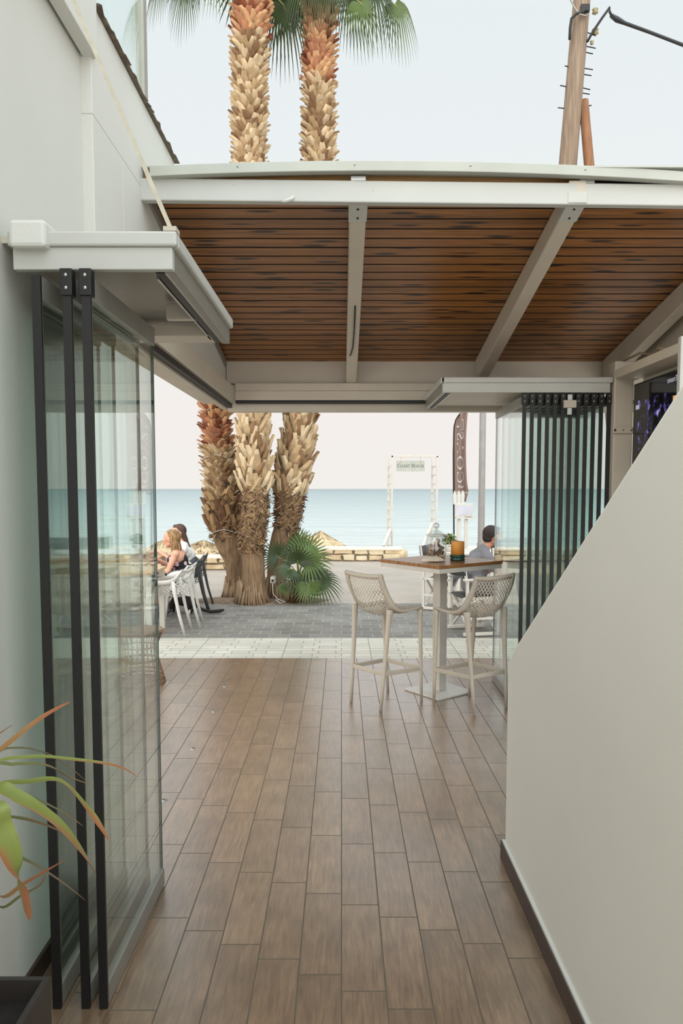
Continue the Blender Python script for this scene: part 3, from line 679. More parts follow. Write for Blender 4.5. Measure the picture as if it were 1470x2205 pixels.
# ---------------------------------------------------------------- shell seats with a lattice (bar stools and armchairs)
def crom(P, t):
    n = len(P) - 1; x = t * n; i = min(int(x), n - 1); f = x - i
    p0, p1, p2, p3 = P[max(i - 1, 0)], P[i], P[i + 1], P[min(i + 2, n)]
    return tuple(0.5 * (2 * b + (c - a) * f + (2 * a - 5 * b + 4 * c - d) * f * f + (3 * b - a - 3 * c + d) * f ** 3) for a, b, c, d in zip(p0, p1, p2, p3))
def shell_fn(C, E):
    def S(s, u):
        c = crom(C, s); e = crom(E, s); k = abs(u) ** 2.2
        return V(u * e[0], c[0] + (e[1] - c[0]) * k, c[1] + (e[2] - c[1]) * k)
    return S
def shell_parts(root, S, m, nu, nv, s0=0.0, s1=1.0, thick=0.008, rim=0.13, rims=0.05, solid=0.014):
    bm = bmesh.new(); vt = {}
    def vert(i, j):
        if (i, j) not in vt:
            s = s0 + (s1 - s0) * min(max(i / nv, 0), 1); u = -1 + 2 * min(max(j / nu, 0), 1)
            vt[i, j] = bm.verts.new(S(s, u * 0.95))
        return vt[i, j]
    for i in range(0, nv + 1):
        for j in range(0, nu + 1):
            if (i + j) % 2:
                q = [vert(i - 1, j), vert(i, j + 1), vert(i + 1, j), vert(i, j - 1)]
                if 0 < i < nv and 0 < j < nu: bm.faces.new(q)
    bmesh.ops.wireframe(bm, faces=bm.faces[:], thickness=thick, offset=0, use_replace=True, use_boundary=True, use_even_offset=True)
    bmesh.ops.recalc_face_normals(bm, faces=bm.faces)
    me = bpy.data.meshes.new('lattice'); bm.to_mesh(me); bm.free(); me.materials.append(m)
    o = bpy.data.objects.new('lattice_shell', me); COL.objects.link(o); o.parent = root
    g = MB(); ns = 44; nn = 12
    for sgn in (-1, 1):
        outer = [S(i / ns, sgn) for i in range(ns + 1)]; inner = [S(i / ns, sgn * (1 - rim)) for i in range(ns + 1)]
        g.add(outer + inner, [(i, i + 1, ns + 2 + i, ns + 1 + i) for i in range(ns)])
    for a, b in ((0.0, rims), (1.0, 1.0 - rims * 1.3)):
        o1 = [S(a, -1 + 2 * j / nn) for j in range(nn + 1)]; o2 = [S(b, -1 + 2 * j / nn) for j in range(nn + 1)]
        g.add(o1 + o2, [(j, j + 1, nn + 2 + j, nn + 1 + j) for j in range(nn)])
    g.build('rim', m, root, world=False, smooth=True, solid=solid)

def bar_stool(loc, rz, label, back_w=0.168, front_w=0.19):
    r = thing('bar_stool', loc, label, 'bar stool', 'taupe bar stools at the tall table', rz)
    C = [(-.240, 1.040), (-.238, .94), (-.225, .84), (-.20, .76), (-.13, .712), (-.03, .715), (.09, .730), (.175, .742), (.215, .728)]
    E = [(.205, -.245, 1.05), (.212, -.215, .965), (.218, -.165, .875), (.222, -.105, .80), (.225, -.04, .765), (.226, .03, .757), (.222, .11, .760), (.215, .18, .762), (.20, .215, .742)]
    S = shell_fn(C, E)
    shell_parts(r, S, M['taupe'], 26, 40, thick=0.0085, rim=0.17, rims=0.05, solid=0.02)
    for (sx, top, mid, foot, ra) in ((-1, (-.195, -.15, .775), (-.182, -.175, .45), (-back_w, -.215, 0.0), .020), (1, (.195, -.15, .775), (.182, -.175, .45), (back_w, -.215, 0.0), .020),
                              (-1, (-.205, .175, .75), (-.20, .19, .45), (-front_w, .215, 0.0), .018), (1, (.205, .175, .75), (.20, .19, .45), (front_w, .215, 0.0), .018)):
        g = MB(); T, Mi, B = Vector(top), Vector(mid), Vector(foot)
        g.tube([T, T.lerp(Mi, .12), T.lerp(Mi, .5), Mi, Mi.lerp(B, .5), B], [ra * 1.5, ra * 1.3, ra * 1.08, ra * .95, ra * .8, ra * .72], 12, flat=.8); g.build('leg', M['taupe'], r, world=False, smooth=True)
    fp = lambda top, mid, foot, z: V(*[m_ + (f_ - m_) * (mid[2] - z) / mid[2] for m_, f_ in zip(mid, foot)])
    c = [fp(0, (-.182, -.175, .45), (-back_w, -.215, 0), .285), fp(0, (.182, -.175, .45), (back_w, -.215, 0), .285), fp(0, (.20, .19, .45), (front_w, .215, 0), .27), fp(0, (-.20, .19, .45), (-front_w, .215, 0), .27)]
    for i in range(4):
        p, q = c[i], c[(i + 1) % 4]; g = MB(); g.bar(p, q, .014, .034); g.build('footrest_bar', M['taupe'], r, world=False, bevel=.005)
    return r
bar_stool((0.349, 5.81, 0), R(41 - 90), 'taupe lattice bar stool left of the tall wooden table')
bar_stool((1.008, 5.70, 0), R(124 - 90), 'taupe lattice bar stool right of the tall table, against the glass stack')

# ---------------------------------------------------------------- the tall table and what stands on it
TA = R(36.5); TZ = 1.105
r = thing('bar_table', (0.815, 6.10, 0), 'tall square table with slatted wooden top and white pedestal', 'table', rz=TA)
for i in range(6):
    g = MB(); wd = .715 / 6; y = -.3575 + wd * i; g.box((-.3575, y + .002, TZ - .026), (.3575, y + wd - .002, TZ)); g.build('top_slat', M['table_wood'], r, world=False, bevel=.003)
g = MB()
for a, b in (((-.35, -.35), (.35, -.32)), ((-.35, .32), (.35, .35)), ((-.35, -.32), (-.32, .32)), ((.32, -.32), (.35, .32))): g.box((a[0], a[1], TZ - .062), (b[0], b[1], TZ - .027))
g.box((-.32, -.03, TZ - .062), (.32, .03, TZ - .04))
g.build('top_frame', M['white_wood'], r, world=False)
g = MB(); g.box((-.042, -.042, .018), (.042, .042, TZ - .05)); g.build('pedestal', M['white_wood'], r, world=False, bevel=.004)
g = MB(); g.box((-.205, -.205, 0.0), (.205, .205, .018)); g.build('base_plate', M['white_pl'], r, world=False, bevel=.006)

tp = at(986, 1201, 6.04); cx, cy = 0.945, 6.03
r = thing('candle_dish', (cx, cy, TZ), 'dark green glass dish under the amber candle', 'candle dish')
dg = mat('dark_green_glass', (22, 66, 56), 0.12, var=0.05)
g = MB(); g.lathe([(.03, 0), (.056, 0), (.060, .006), (.060, .018), (.056, .022), (.058, .026), (.063, .034), (.062, .046), (.056, .050), (.050, .046), (.02, .042)], 32, c=(cx, cy, TZ)); g.build('dish', dg, r, smooth=True)
r = thing('candle', (cx, cy, TZ + .047), 'thick amber pillar candle in a green dish on the tall table', 'candle')
wax, t, b = principled('amber_wax', lin((226, 158, 76)), 0.45); b.inputs['Subsurface Weight'].default_value = 0.35; b.inputs['Subsurface Radius'].default_value = (0.05, 0.02, 0.008)
g = MB(); g.lathe([(.004, .104), (.040, .106), (.051, .110), (.0535, .106), (.054, .09), (.054, .0), (.02, 0)], 32, c=(cx, cy, TZ + .047)); g.build('wax', wax, r, smooth=True)
g = MB(); g.tube([(cx, cy, TZ + .15), (cx + .002, cy, TZ + .163)], .0018, 6); g.build('wick', M['black'], r)

jx, jy = 0.775, 6.06
r = thing('glass_jar', (jx, jy, TZ), 'clear square glass jar with knobbed lid, filled with shells and pebbles', 'jar')
def rsq(h, z, c, n=28, p=5):
    return [(c[0] + h * math.copysign(abs(math.cos(a)) ** (2 / p), math.cos(a)), c[1] + h * math.copysign(abs(math.sin(a)) ** (2 / p), math.sin(a)), c[2] + z) for a in [2 * math.pi * j / n for j in range(n)]]
def ringmesh(g, prof, c, n=28, rot=0.0):
    vs = []
    for h, z, p in prof: vs += rsq(h, z, (0, 0, 0), n, p)
    m = Matrix.Translation(c) @ Matrix.Rotation(rot, 4, 'Z')
    g.add([m @ Vector(v) for v in vs], [(i * n + j, i * n + (j + 1) % n, (i + 1) * n + (j + 1) % n, (i + 1) * n + j) for i in range(len(prof) - 1) for j in range(n)])
jg = glass_mat('jar_glass', (0.90, 0.915, 0.91), spec=0.16); fr_ = mat('frosted_jar_glass', (226, 230, 226), 0.2, var=0.02)
g = MB(); ringmesh(g, [(.005, .004, 6), (.058, .003, 6), (.066, .012, 6), (.067, .19, 6), (.060, .20, 4)], (jx, jy, TZ), rot=R(20)); g.build('body', jg, r, smooth=True)
g = MB(); ringmesh(g, [(.060, .196, 4), (.073, .200, 4), (.075, .207, 4), (.072, .213, 4), (.055, .222, 3), (.040, .238, 2), (.022, .246, 2), (.012, .256, 2), (.012, .262, 2)], (jx, jy, TZ), rot=R(20)); l = g.build('lid', glass_mat('thick_lid_glass', (0.90, 0.92, 0.91), spec=0.18), r, smooth=True)
g = MB(); g.lathe([(.058, .197), (.0765, .199), (.0775, .206), (.074, .212), (.058, .213)], 28, c=(0, 0, 0)); g.build('lid_collar', fr_, l, world=False, smooth=True)
g = MB(); g.sphere((0, 0, .284), .025, 16, 10); g.build('knob', glass_mat('knob_glass', (0.80, 0.83, 0.83), spec=0.25), l, world=False, smooth=True)
g = MB(); rnd = random.Random(3); pal = [mat('shell_tan', (196, 164, 130), .6), mat('shell_brown', (112, 74, 52), .6), mat('shell_cream', (222, 204, 176), .6), mat('pebble_grey', (128, 118, 106), .7)]
for i in range(300):
    g.cur = rnd.choice([0, 0, 1, 1, 2, 3]); a = rnd.uniform(-.055, .055); b_ = rnd.uniform(-.055, .055); z = .014 + .130 * (i / 300) * (1 - .25 * abs(a) / .05)
    q = Matrix.Rotation(rnd.uniform(0, 6.28), 3, 'Z') @ Matrix.Rotation(rnd.uniform(-1.2, 1.2), 3, 'X')
    g.sphere((jx + a, jy + b_, TZ + z), rnd.uniform(.008, .015), 9, 6, (1.0, rnd.uniform(.6, 1.4), rnd.uniform(.4, .8)), q)
g.cur = 2; g.sphere((jx + .008, jy - .02, TZ + .158), .021, 14, 9)
o = g.build('shell_filling', pal, r, smooth=True); o['kind'] = 'stuff'

r = thing('seashell', (0.735, 5.90, TZ), 'large pale ribbed clam shell lying on the tall table', 'seashell', rz=R(5))
def clam(flip, lift):
    g = MB(); n, m_ = 61, 9; vs = []
    for i in range(n):
        a = math.pi * i / (n - 1)
        for k in range(m_):
            t_ = k / (m_ - 1); rib = 1 + .05 * math.cos(a * 22) * t_
            wv = .085 * t_ * rib
            z = .038 * (1 - t_ ** 2.2) + .005 * min(t_ * 2, 1) * math.cos(a * 22) * (1.1 - t_)
            vs.append((-math.cos(a) * wv * 1.12, -math.sin(a) * wv * .72 + .03, (lift + z) if not flip else lift * (1 - t_) - .0 + .003 + .006 * t_))
    g.add(vs, [(i * m_ + k, (i + 1) * m_ + k, (i + 1) * m_ + k + 1, i * m_ + k + 1) for i in range(n - 1) for k in range(m_ - 1)]); return g
shm = mat('clam_shell_cream', (222, 212, 194), 0.5, var=0.1, scale=30)
clam(False, .008).build('upper_valve', shm, r, world=False, smooth=True, solid=.004)
clam(True, .004).build('lower_valve', shm, r, world=False, smooth=True, solid=.003)

# ---------------------------------------------------------------- foreground plant
r = thing('planter', (-0.86, 1.56, 0), 'dark square planter in the near left corner', 'planter')
pm = mat('dark_brown_planter', (58, 52, 48), 0.45, var=0.08)
g = MB(); x0, x1, y0, y1, z = -1.03, -0.712, 1.40, 1.735, .5
o_ = [(x0, y0), (x1, y0), (x1, y1), (x0, y1)]; i_ = [(x0 + .014, y0 + .014), (x1 - .014, y0 + .014), (x1 - .014, y1 - .014), (x0 + .014, y1 - .014)]
vs = [(a, b, 0) for a, b in o_] + [(a, b, z) for a, b in o_] + [(a, b, z) for a, b in i_] + [(a, b, z - .10) for a, b in i_]
fs = [(0, 1, 2, 3)] + [(i, (i + 1) % 4, 4 + (i + 1) % 4, 4 + i) for i in range(4)] + [(4 + i, 4 + (i + 1) % 4, 8 + (i + 1) % 4, 8 + i) for i in range(4)] + [(8 + i, 8 + (i + 1) % 4, 12 + (i + 1) % 4, 12 + i) for i in range(4)]
g.add(vs, fs); g.build('box', pm, r)
g = MB(); g.box((x0 + .015, y0 + .015, z - .12), (x1 - .015, y1 - .015, z - .055)); g.build('soil', mat('potting_soil', (34, 28, 24), .95, var=.2, scale=40), r)
PL = V(-0.90, 1.56, 0)
r = thing('potted_plant', (PL.x, PL.y, .44), 'strappy green plant with browning leaf tips in the dark planter', 'plant')
g = MB(); g.tube([(PL.x, PL.y, .43), (PL.x + .01, PL.y, .70), (PL.x, PL.y + .01, .93)], [.018, .015, .013], 10); g.build('stem', mat('plant_stem', (96, 84, 58), .8), r, smooth=True)
def leaf_mat(name, green, brown, edge):
    m, t, b = principled(name, lin(green), 0.45)
    co = N(t, 'ShaderNodeUVMap'); s = N(t, 'ShaderNodeSeparateXYZ'); t.links.new(co.outputs[0], s.inputs[0])
    ge = N(t, 'ShaderNodeTexCoord'); nz = N(t, 'ShaderNodeTexNoise'); nz.inputs['Scale'].default_value = 9; nz.inputs['Detail'].default_value = 5; t.links.new(ge.outputs['Object'], nz.inputs[0])
    st = N(t, 'ShaderNodeTexNoise'); st.inputs['Scale'].default_value = 1; mp = N(t, 'ShaderNodeMapping'); mp.inputs['Scale'].default_value = (34, 1.5, 1); t.links.new(co.outputs[0], mp.inputs[0]); t.links.new(mp.outputs[0], st.inputs[0])
    v = math_node(t, 'ADD', s.outputs[1], math_node(t, 'MULTIPLY', math_node(t, 'SUBTRACT', nz.outputs[0], 0.5), 0.7))
    v = math_node(t, 'ADD', v, math_node(t, 'MULTIPLY', math_node(t, 'SUBTRACT', s.outputs[0], 0.5), edge))
    mr = N(t, 'ShaderNodeMapRange', interpolation_type='SMOOTHSTEP'); mr.inputs['From Min'].default_value = 0.42; mr.inputs['From Max'].default_value = 0.75; t.links.new(v, mr.inputs[0])
    c = mix(t, mr.outputs[0], lin(green), lin(brown))
    sr = N(t, 'ShaderNodeMapRange'); sr.inputs['To Min'].default_value = 0.7; sr.inputs['To Max'].default_value = 1.2; t.links.new(st.outputs[0], sr.inputs[0])
    cv = N(t, 'ShaderNodeCombineXYZ')
    for i in range(3): t.links.new(sr.outputs[0], cv.inputs[i])
    t.links.new(mix(t, 1.0, c, cv.outputs[0], 'MULTIPLY'), b.inputs['Base Color']); return m
LM = [leaf_mat('strap_leaf_browned', (122, 132, 62), (156, 100, 62), 0.5), leaf_mat('strap_leaf_olive', (104, 108, 62), (112, 88, 56), 0.2), leaf_mat('strap_leaf_dry', (150, 110, 66), (150, 88, 50), 0.2)]
def strap_leaf(pts, wmax, m, twist=0.0):
    P = [Vector(p) for p in pts]; n = 26; vs = []; uv = []
    C = [crom([tuple(p) for p in P], i / n) for i in range(n + 1)]
    for i, c in enumerate(C):
        c = Vector(c); t_ = i / n; d = (Vector(C[min(i + 1, n)]) - Vector(C[max(i - 1, 0)])).normalized()
        s = d.cross(V(0, 0, 1))
        if s.length < .1: s = V(0, 1, 0)
        s.normalize(); s = Matrix.Rotation(twist * t_, 3, d) @ s; u = s.cross(d)
        w_ = wmax * (0.45 + 1.2 * t_) * (1 - t_) ** .75 * 1.25 if t_ < 1 else .0006
        for k in (-1, 0, 1): vs.append(c + s * k * w_ * .5 + u * (-abs(k) * -w_ * .14)); uv.append(((k + 1) / 2, t_))
    g = MB(); g.add(vs, [(3 * i + k, 3 * i + k + 1, 3 * i + 4 + k, 3 * i + 3 + k) for i in range(n) for k in range(2)])
    o = g.build('leaf', m, r, smooth=True); me = o.data; l = me.uv_layers.new(name='UVMap')
    for lp in me.loops: l.data[lp.index].uv = uv[lp.vertex_index]
    return o
def lf(pix, wmax, mi, tw=0.0, y0=1.56):
    """pix: sight points with distances along the leaf, from the crown outwards"""
    strap_leaf([(PL.x, PL.y, .93 + random.uniform(-.03, .03))] + [tuple(at(px, py, y)) for px, py, y in pix], wmax, LM[mi], tw)
lf([(-30, 1650, 1.58), (40, 1585, 1.62), (100, 1540, 1.66), (152, 1511, 1.70)], .026, 2, .3)
lf([(-40, 1640, 1.6), (-10, 1590, 1.62), (29, 1560, 1.63)], .022, 2)
lf([(-30, 1660, 1.55), (60, 1632, 1.58), (150, 1636, 1.63), (250, 1650, 1.68), (297, 1674, 1.70)], .024, 0, .2)
lf([(-30, 1640, 1.6), (40, 1612, 1.66), (120, 1632, 1.72), (194, 1690, 1.76)], .022, 1)
lf([(-30, 1665, 1.5), (30, 1648, 1.5), (100, 1650, 1.53), (150, 1675, 1.56), (194, 1690, 1.58)], .026, 1)
lf([(-30, 1705, 1.52), (60, 1686, 1.54), (130, 1684, 1.58), (185, 1740, 1.60), (215, 1780, 1.6), (235, 1812, 1.6)], .032, 0, .2)
lf([(-30, 1706, 1.45), (40, 1722, 1.44), (120, 1775, 1.46), (175, 1838, 1.48), (208, 1886, 1.5)], .058, 0, .25)
lf([(-30, 1716, 1.62), (60, 1718, 1.66), (130, 1748, 1.7), (180, 1780, 1.72)], .026, 1)
lf([(-30, 1740, 1.36), (0, 1790, 1.33), (30, 1870, 1.32), (50, 1940, 1.33), (62, 1982, 1.34)], .062, 0, .1)
lf([(-30, 1765, 1.55), (30, 1762, 1.58), (90, 1775, 1.6), (150, 1800, 1.62)], .024, 1)
lf([(-30, 1830, 1.6), (50, 1852, 1.62), (120, 1892, 1.65), (185, 1940, 1.68)], .024, 1)
lf([(-40, 1850, 1.5), (0, 1932, 1.5), (50, 1905, 1.55), (96, 1878, 1.6), (140, 1852, 1.63)], .018, 2)
lf([(-40, 1900, 1.5), (0, 1955, 1.5), (45, 1930, 1.53), (88, 1905, 1.55), (96, 1880, 1.56)], .014, 1)
lf([(-60, 1690, 1.4), (-100, 1720, 1.3), (-140, 1800, 1.2)], .05, 0)
lf([(-100, 1640, 1.5), (-160, 1600, 1.45), (-240, 1640, 1.4)], .04, 1)
lf([(-90, 1600, 1.65), (-130, 1560, 1.75), (-160, 1580, 1.8)], .03, 1)

# ---------------------------------------------------------------- low stone wall along the promenade
stone = [mat('honey_limestone', (214, 194, 160), .9, var=.08, scale=5, bump=.5, bscale=14, rgb2=(188, 164, 128)), mat('pale_limestone', (222, 208, 180), .9, var=.06, scale=5, bump=.5, bscale=14, rgb2=(204, 186, 152)), mat('wall_mortar', (122, 110, 94), .95, var=.1, scale=8)]
capm = mat('wall_coping_render', (226, 214, 194), .9, var=.05, scale=3, bump=.3, bscale=10)
def stone_wall(x0, x1, y, h, label, round_end=False):
    r = thing('stone_wall', ((x0 + x1) / 2, y, 0), label, 'wall', 'low stone walls along the beach')
    d = .42; rnd = random.Random(int(x0 * 10)); g = MB()
    g.cur = 2; g.box((x0, y + .03, -.1), (x1, y + d, h - .03))
    hs = h * .5
    for row in range(2):
        x = x0
        while x < x1 - .05:
            L = min(rnd.uniform(.28, .62), x1 - x); bd = hs + .05 * mnoise.noise((x * 1.7, y, 0)) + rnd.uniform(-.012, .012); z0 = .008 if row == 0 else bd + .012; z1 = bd - .012 if row == 0 else h - .02
            if x1 - x - L < .15: L = x1 - x
            g.cur = rnd.choice([0, 0, 1]); a = x + .018; b = x + L - .018; jt = lambda: rnd.uniform(-.02, .02); dp = rnd.uniform(-.02, .015)
            mx = (a + b) / 2; mz = (z0 + z1) / 2; o_ = [(a + jt(), z0 + jt() * .5), (mx, z0 + jt() * .5), (b + jt(), z0 + jt() * .5), (b + jt(), mz), (b + jt(), z1 + jt() * .5), (mx, z1 + jt() * .5), (a + jt(), z1 + jt() * .5), (a + jt(), mz)]
            ins = [(mx + (p - mx) * .86, mz + (q - mz) * .78) for p, q in o_]
            vs = [(p, y + .05, q) for p, q in o_] + [(p, y + .012 + dp, q) for p, q in o_] + [(p, y - .008 + dp, q) for p, q in ins]
            fs = [(i, (i + 1) % 8, 8 + (i + 1) % 8, 8 + i) for i in range(8)] + [(8 + i, 8 + (i + 1) % 8, 16 + (i + 1) % 8, 16 + i) for i in range(8)] + [tuple(range(16, 24))]
            g.add(vs, fs); x += L
    g.build('stonework', stone, r)
    g = MB(); n = int((x1 - x0) / .25)
    for i in range(n):
        a = x0 + (x1 - x0) * i / n; b = x0 + (x1 - x0) * (i + 1) / n; zz = h + .022 * mnoise.noise((a * 2, y, 0))
        z2 = h + .022 * mnoise.noise((b * 2, y, 0))
        g.hexa([(a, y - .02, h - .035), (b, y - .02, h - .035), (b, y + d + .02, h - .035), (a, y + d + .02, h - .035), (a, y - .015, zz), (b, y - .015, z2), (b, y + d, z2 + .02), (a, y + d, zz + .02)])
    g.build('coping', capm, r)
    return r
stone_wall(-8.0, -1.7, 15.45, .27, 'low stone wall with pale coping behind the seated women and left palm')
w2 = stone_wall(-1.2, 1.42, 17.35, .285, 'low stone wall with pale coping right of the palms, ending before the white arch')
g = MB(); g.cur = 0
rnd = random.Random(5)
for i in range(5):
    g.cur = i % 2; g.sphere((1.42 + .02 * i, 17.38 + .08 * i, .13), .17, 10, 7, (.5, .6, .75))
g.build('end_boulders', stone, w2, remesh=0.0)
stone_wall(2.6, 9.5, 17.35, .285, 'low stone wall with pale coping right of the white arch, behind the outdoor tables')

# ---------------------------------------------------------------- thatched parasols down on the beach
th = [mat('pale_thatch', (206, 182, 146), .95, var=.1), mat('thatch_straw', (170, 142, 104), .95), mat('thatch_dark_straw', (116, 90, 62), .95)]
def thatch(x, y, apex, rad, h, label, seed):
    zb = -1.25 - (y - 19.5) * .045
    r = thing('thatched_parasol', (x, y, zb), label, 'parasol', 'thatched beach parasols'); rnd = random.Random(seed)
    g = MB(); g.lathe([(.02, 0), (.06, 0), (.05, apex - zb - .05), (.02, apex - zb - .05)], 10, c=(x, y, zb)); g.build('post', M['pale_wood'], r)
    g = MB(); g.lathe([(rad * .96, apex - h), (rad * .5, apex - h * .47), (.05, apex - .03), (.01, apex - .01)], 40, c=(x, y, 0), cap=False)
    for i in range(2600):
        a = rnd.uniform(0, 2 * math.pi); t0 = rnd.uniform(.0, .92); L = rnd.uniform(.22, .4); t1 = min(t0 + L / rad, 1.06)
        prof = lambda t: (rad * t, apex - h * (t ** .88) )
        r0, z0 = prof(max(t0, .01)); r1, z1 = prof(t1); lift = rnd.uniform(.015, .07); wd = rnd.uniform(.008, .018); da = rnd.uniform(-.12, .12) * (1 - t0)
        p = V(x + r0 * math.cos(a), y + r0 * math.sin(a), z0 + .015); q = V(x + r1 * math.cos(a + da), y + r1 * math.sin(a + da), z1 + lift)
        s = V(-math.sin(a), math.cos(a), 0) * wd; g.cur = rnd.choice([0, 0, 1, 1, 2])
        g.add([p - s, p + s, q + s, q - s], [(0, 1, 2, 3)])
    g.cur = 0; g.build('thatch_roof', th, r)
p = at(690, 1143, 23.0); thatch(p.x, p.y, p.z, 1.35, .82, 'thatched parasol right of the palms behind the small fan palm', 1)
p = at(437, 1163, 23.0); thatch(p.x, p.y, p.z, 1.5, .62, 'thatched parasol left of the palm trunks, behind the stone wall', 2)
p = at(352, 1162, 26.0); thatch(p.x, p.y, p.z, 1.3, .70, 'farther thatched parasol at far left, half hidden by the seated women', 3)

# ---------------------------------------------------------------- palms
bark = mat('palm_bark_smooth', (150, 122, 92), .95, var=.2, scale=5, bump=.8, bscale=10, stretch=(6, 6, 1.2), rgb2=(112, 88, 64))
barkd = mat('palm_core_fibre', (92, 66, 44), .95, var=.2, scale=14)
boot = {'pale': [mat('boot_pale', (214, 192, 156), .85), mat('boot_tan', (186, 158, 120), .85), mat('boot_brown', (142, 110, 78), .9)],
        'red': [mat('boot_rust', (186, 130, 96), .85), mat('boot_tan2', (208, 164, 120), .85), mat('boot_dark_red', (134, 74, 48), .9)],
        'fibre': [mat('fibre_tan', (164, 132, 92), .95), mat('fibre_brown', (110, 80, 54), .95), mat('fibre_dark', (64, 46, 32), .95)]}
allboot = boot['pale'] + boot['red'] + boot['fibre']
def palm(label, line, zones, seed, roots=True):
    """line: (point, radius) up the trunk; zones: (z from, z to, style, kind)"""
    rnd = random.Random(seed); base = line[0][0]
    r = thing('palm_tree', (base.x, base.y, 0), label, 'palm tree', 'tall fan palms by the promenade')
    P = [tuple(p) + (q,) for p, q in line]
    def C(t): c = crom(P, t); return V(*c[:3]), c[3]
    g = MB(); n = 90; pts = [C(i / n) for i in range(n + 1)]
    g.tube([p for p, q in pts], [q * (1 + .03 * mnoise.noise((i * .7, seed, 0))) for i, (p, q) in enumerate(pts)], 26, up=(0, 1, 0))
    g.build('trunk', bark, r, smooth=True)
    if roots:
        g = MB(); rb = line[0][1]
        for i in range(46):
            a = 2 * math.pi * i / 46 + rnd.uniform(-.05, .05); k = rnd.uniform(1.05, 1.28); zt = rnd.uniform(.16, .34)
            c = V(base.x, base.y, 0); d = V(math.cos(a), math.sin(a), 0)
            g.tube([c + d * rb * .80 + V(0, 0, zt), c + d * rb * .95 + V(0, 0, zt * .45), c + d * rb * k + V(0, 0, -.03)], [.012, .016, .014], 5)
        g.build('root_flare', mat('palm_roots', (156, 128, 98), .95, var=.15, scale=12), r, smooth=True)
    def zt(z):
        lo, hi = 0.0, 1.0
        for _ in range(24):
            m_ = (lo + hi) / 2
            if C(m_)[0].z < z: lo = m_
            else: hi = m_
        return lo
    for (z0, z1, style, kind) in zones:
        g = MB(); z = z0; off = 0; ofs = {'pale': 0, 'red': 3, 'fibre': 6}[kind]
        step = {'stub': .075, 'strap': .085, 'fibre': .028}[style]
        while z < z1:
            c, q = C(zt(z)); c2, q2 = C(min(zt(z) + .01, 1)); ax = (c2 - c).normalized() if (c2 - c).length > 1e-5 else V(0, 0, 1)
            nper = {'stub': 14, 'strap': 11, 'fibre': 26}[style]
            for k in range(nper):
                a = 2 * math.pi * (k + off) / nper + rnd.uniform(-.09, .09); zz = z + rnd.uniform(-.03, .03)
                o = V(math.cos(a), math.sin(a), 0); o = (o - ax * o.dot(ax)).normalized(); s = ax.cross(o)
                b = c + o * q * .93 + ax * (zz - z)
                kk = ofs + rnd.choice([0, 0, 1, 1, 2])
                g.cur = kk
                if style == 'stub':        # short split leaf bases curling outwards
                    w0, w1 = rnd.uniform(.055, .075), rnd.uniform(.04, .06); L = rnd.uniform(.06, .11); out = rnd.uniform(.07, .14); tl = rnd.uniform(-.03, .03)
                    m1 = b + ax * L * .55 + o * out * .45; m2 = b + ax * L * .95 + o * out + s * tl
                    f = [b - s * w0 - o * .02, b + o * .02, b + s * w0 - o * .02, m1 - s * w1 * .95, m1 + o * .028, m1 + s * w1 * .95, m2 - s * w1 * .62 + ax * .012, m2 + o * .012, m2 + s * w1 * .62 + ax * .012]
                    bk = [p - o * .03 - ax * .012 for p in f]
                    g.add(f + bk, [(0, 1, 4, 3), (1, 2, 5, 4), (3, 4, 7, 6), (4, 5, 8, 7), (12, 13, 10, 9), (13, 14, 11, 10), (15, 16, 13, 12), (16, 17, 14, 13), (6, 7, 16, 15), (7, 8, 17, 16), (0, 3, 12, 9), (3, 6, 15, 12), (2, 11, 14, 5), (5, 14, 17, 8)])
                elif style == 'strap':     # long crossing straps
                    sd = 1 if (k + int(z / step)) % 2 else -1; L = rnd.uniform(.20, .30); w0 = rnd.uniform(.045, .065); out = rnd.uniform(.03, .12)
                    tw = sd * rnd.uniform(.06, .13); m1 = b + ax * L * .5 + o * (.03 + out * .4) + s * tw * .5; m2 = b + ax * L + o * (.015 + out) + s * tw
                    wv = (s - ax * tw * 1.6).normalized()
                    f = [b - wv * w0, b + o * .022, b + wv * w0, m1 - wv * w0 * .85, m1 + o * .03, m1 + wv * w0 * .85, m2 - wv * w0 * .6, m2 + o * .014, m2 + wv * w0 * .6]
                    bk = [p - o * .02 for p in f]
                    g.add(f + bk, [(0, 1, 4, 3), (1, 2, 5, 4), (3, 4, 7, 6), (4, 5, 8, 7), (12, 13, 10, 9), (13, 14, 11, 10), (15, 16, 13, 12), (16, 17, 14, 13), (6, 7, 16, 15), (7, 8, 17, 16), (0, 3, 12, 9), (3, 6, 15, 12), (2, 11, 14, 5), (5, 14, 17, 8)])
                else:                       # ragged fibre
                    b = c + o * q * 1.0 + ax * (zz - z); L = rnd.uniform(.05, .13); d = (s * rnd.uniform(-1, 1) + ax * rnd.uniform(-.9, .8) + o * rnd.uniform(.05, .45)).normalized(); w0 = rnd.uniform(.004, .011)
                    pr = d.cross(o).normalized() * w0; e1 = b + d * L * .5 + o * .018; e2 = b + d * L + o * rnd.uniform(-.01, .02)
                    g.add([b - pr, b + pr, e1 + pr, e1 - pr, e2], [(0, 1, 2, 3), (3, 2, 4)])
            z += step; off += .5
        g.build({'stub': 'leaf_bases', 'strap': 'leaf_straps', 'fibre': 'fibre_sheath'}[style], allboot, r)
    return r, C(1.0)
LG = [mat('palm_leaf_green', (84, 104, 48), .42, var=.15, scale=3), mat('palm_leaf_dark', (58, 74, 38), .45, var=.12, scale=3), mat('palm_leaf_yellowing', (130, 138, 66), .5, var=.15, scale=4)]
stalk = mat('palm_stalk', (140, 142, 78), .5, var=.1)
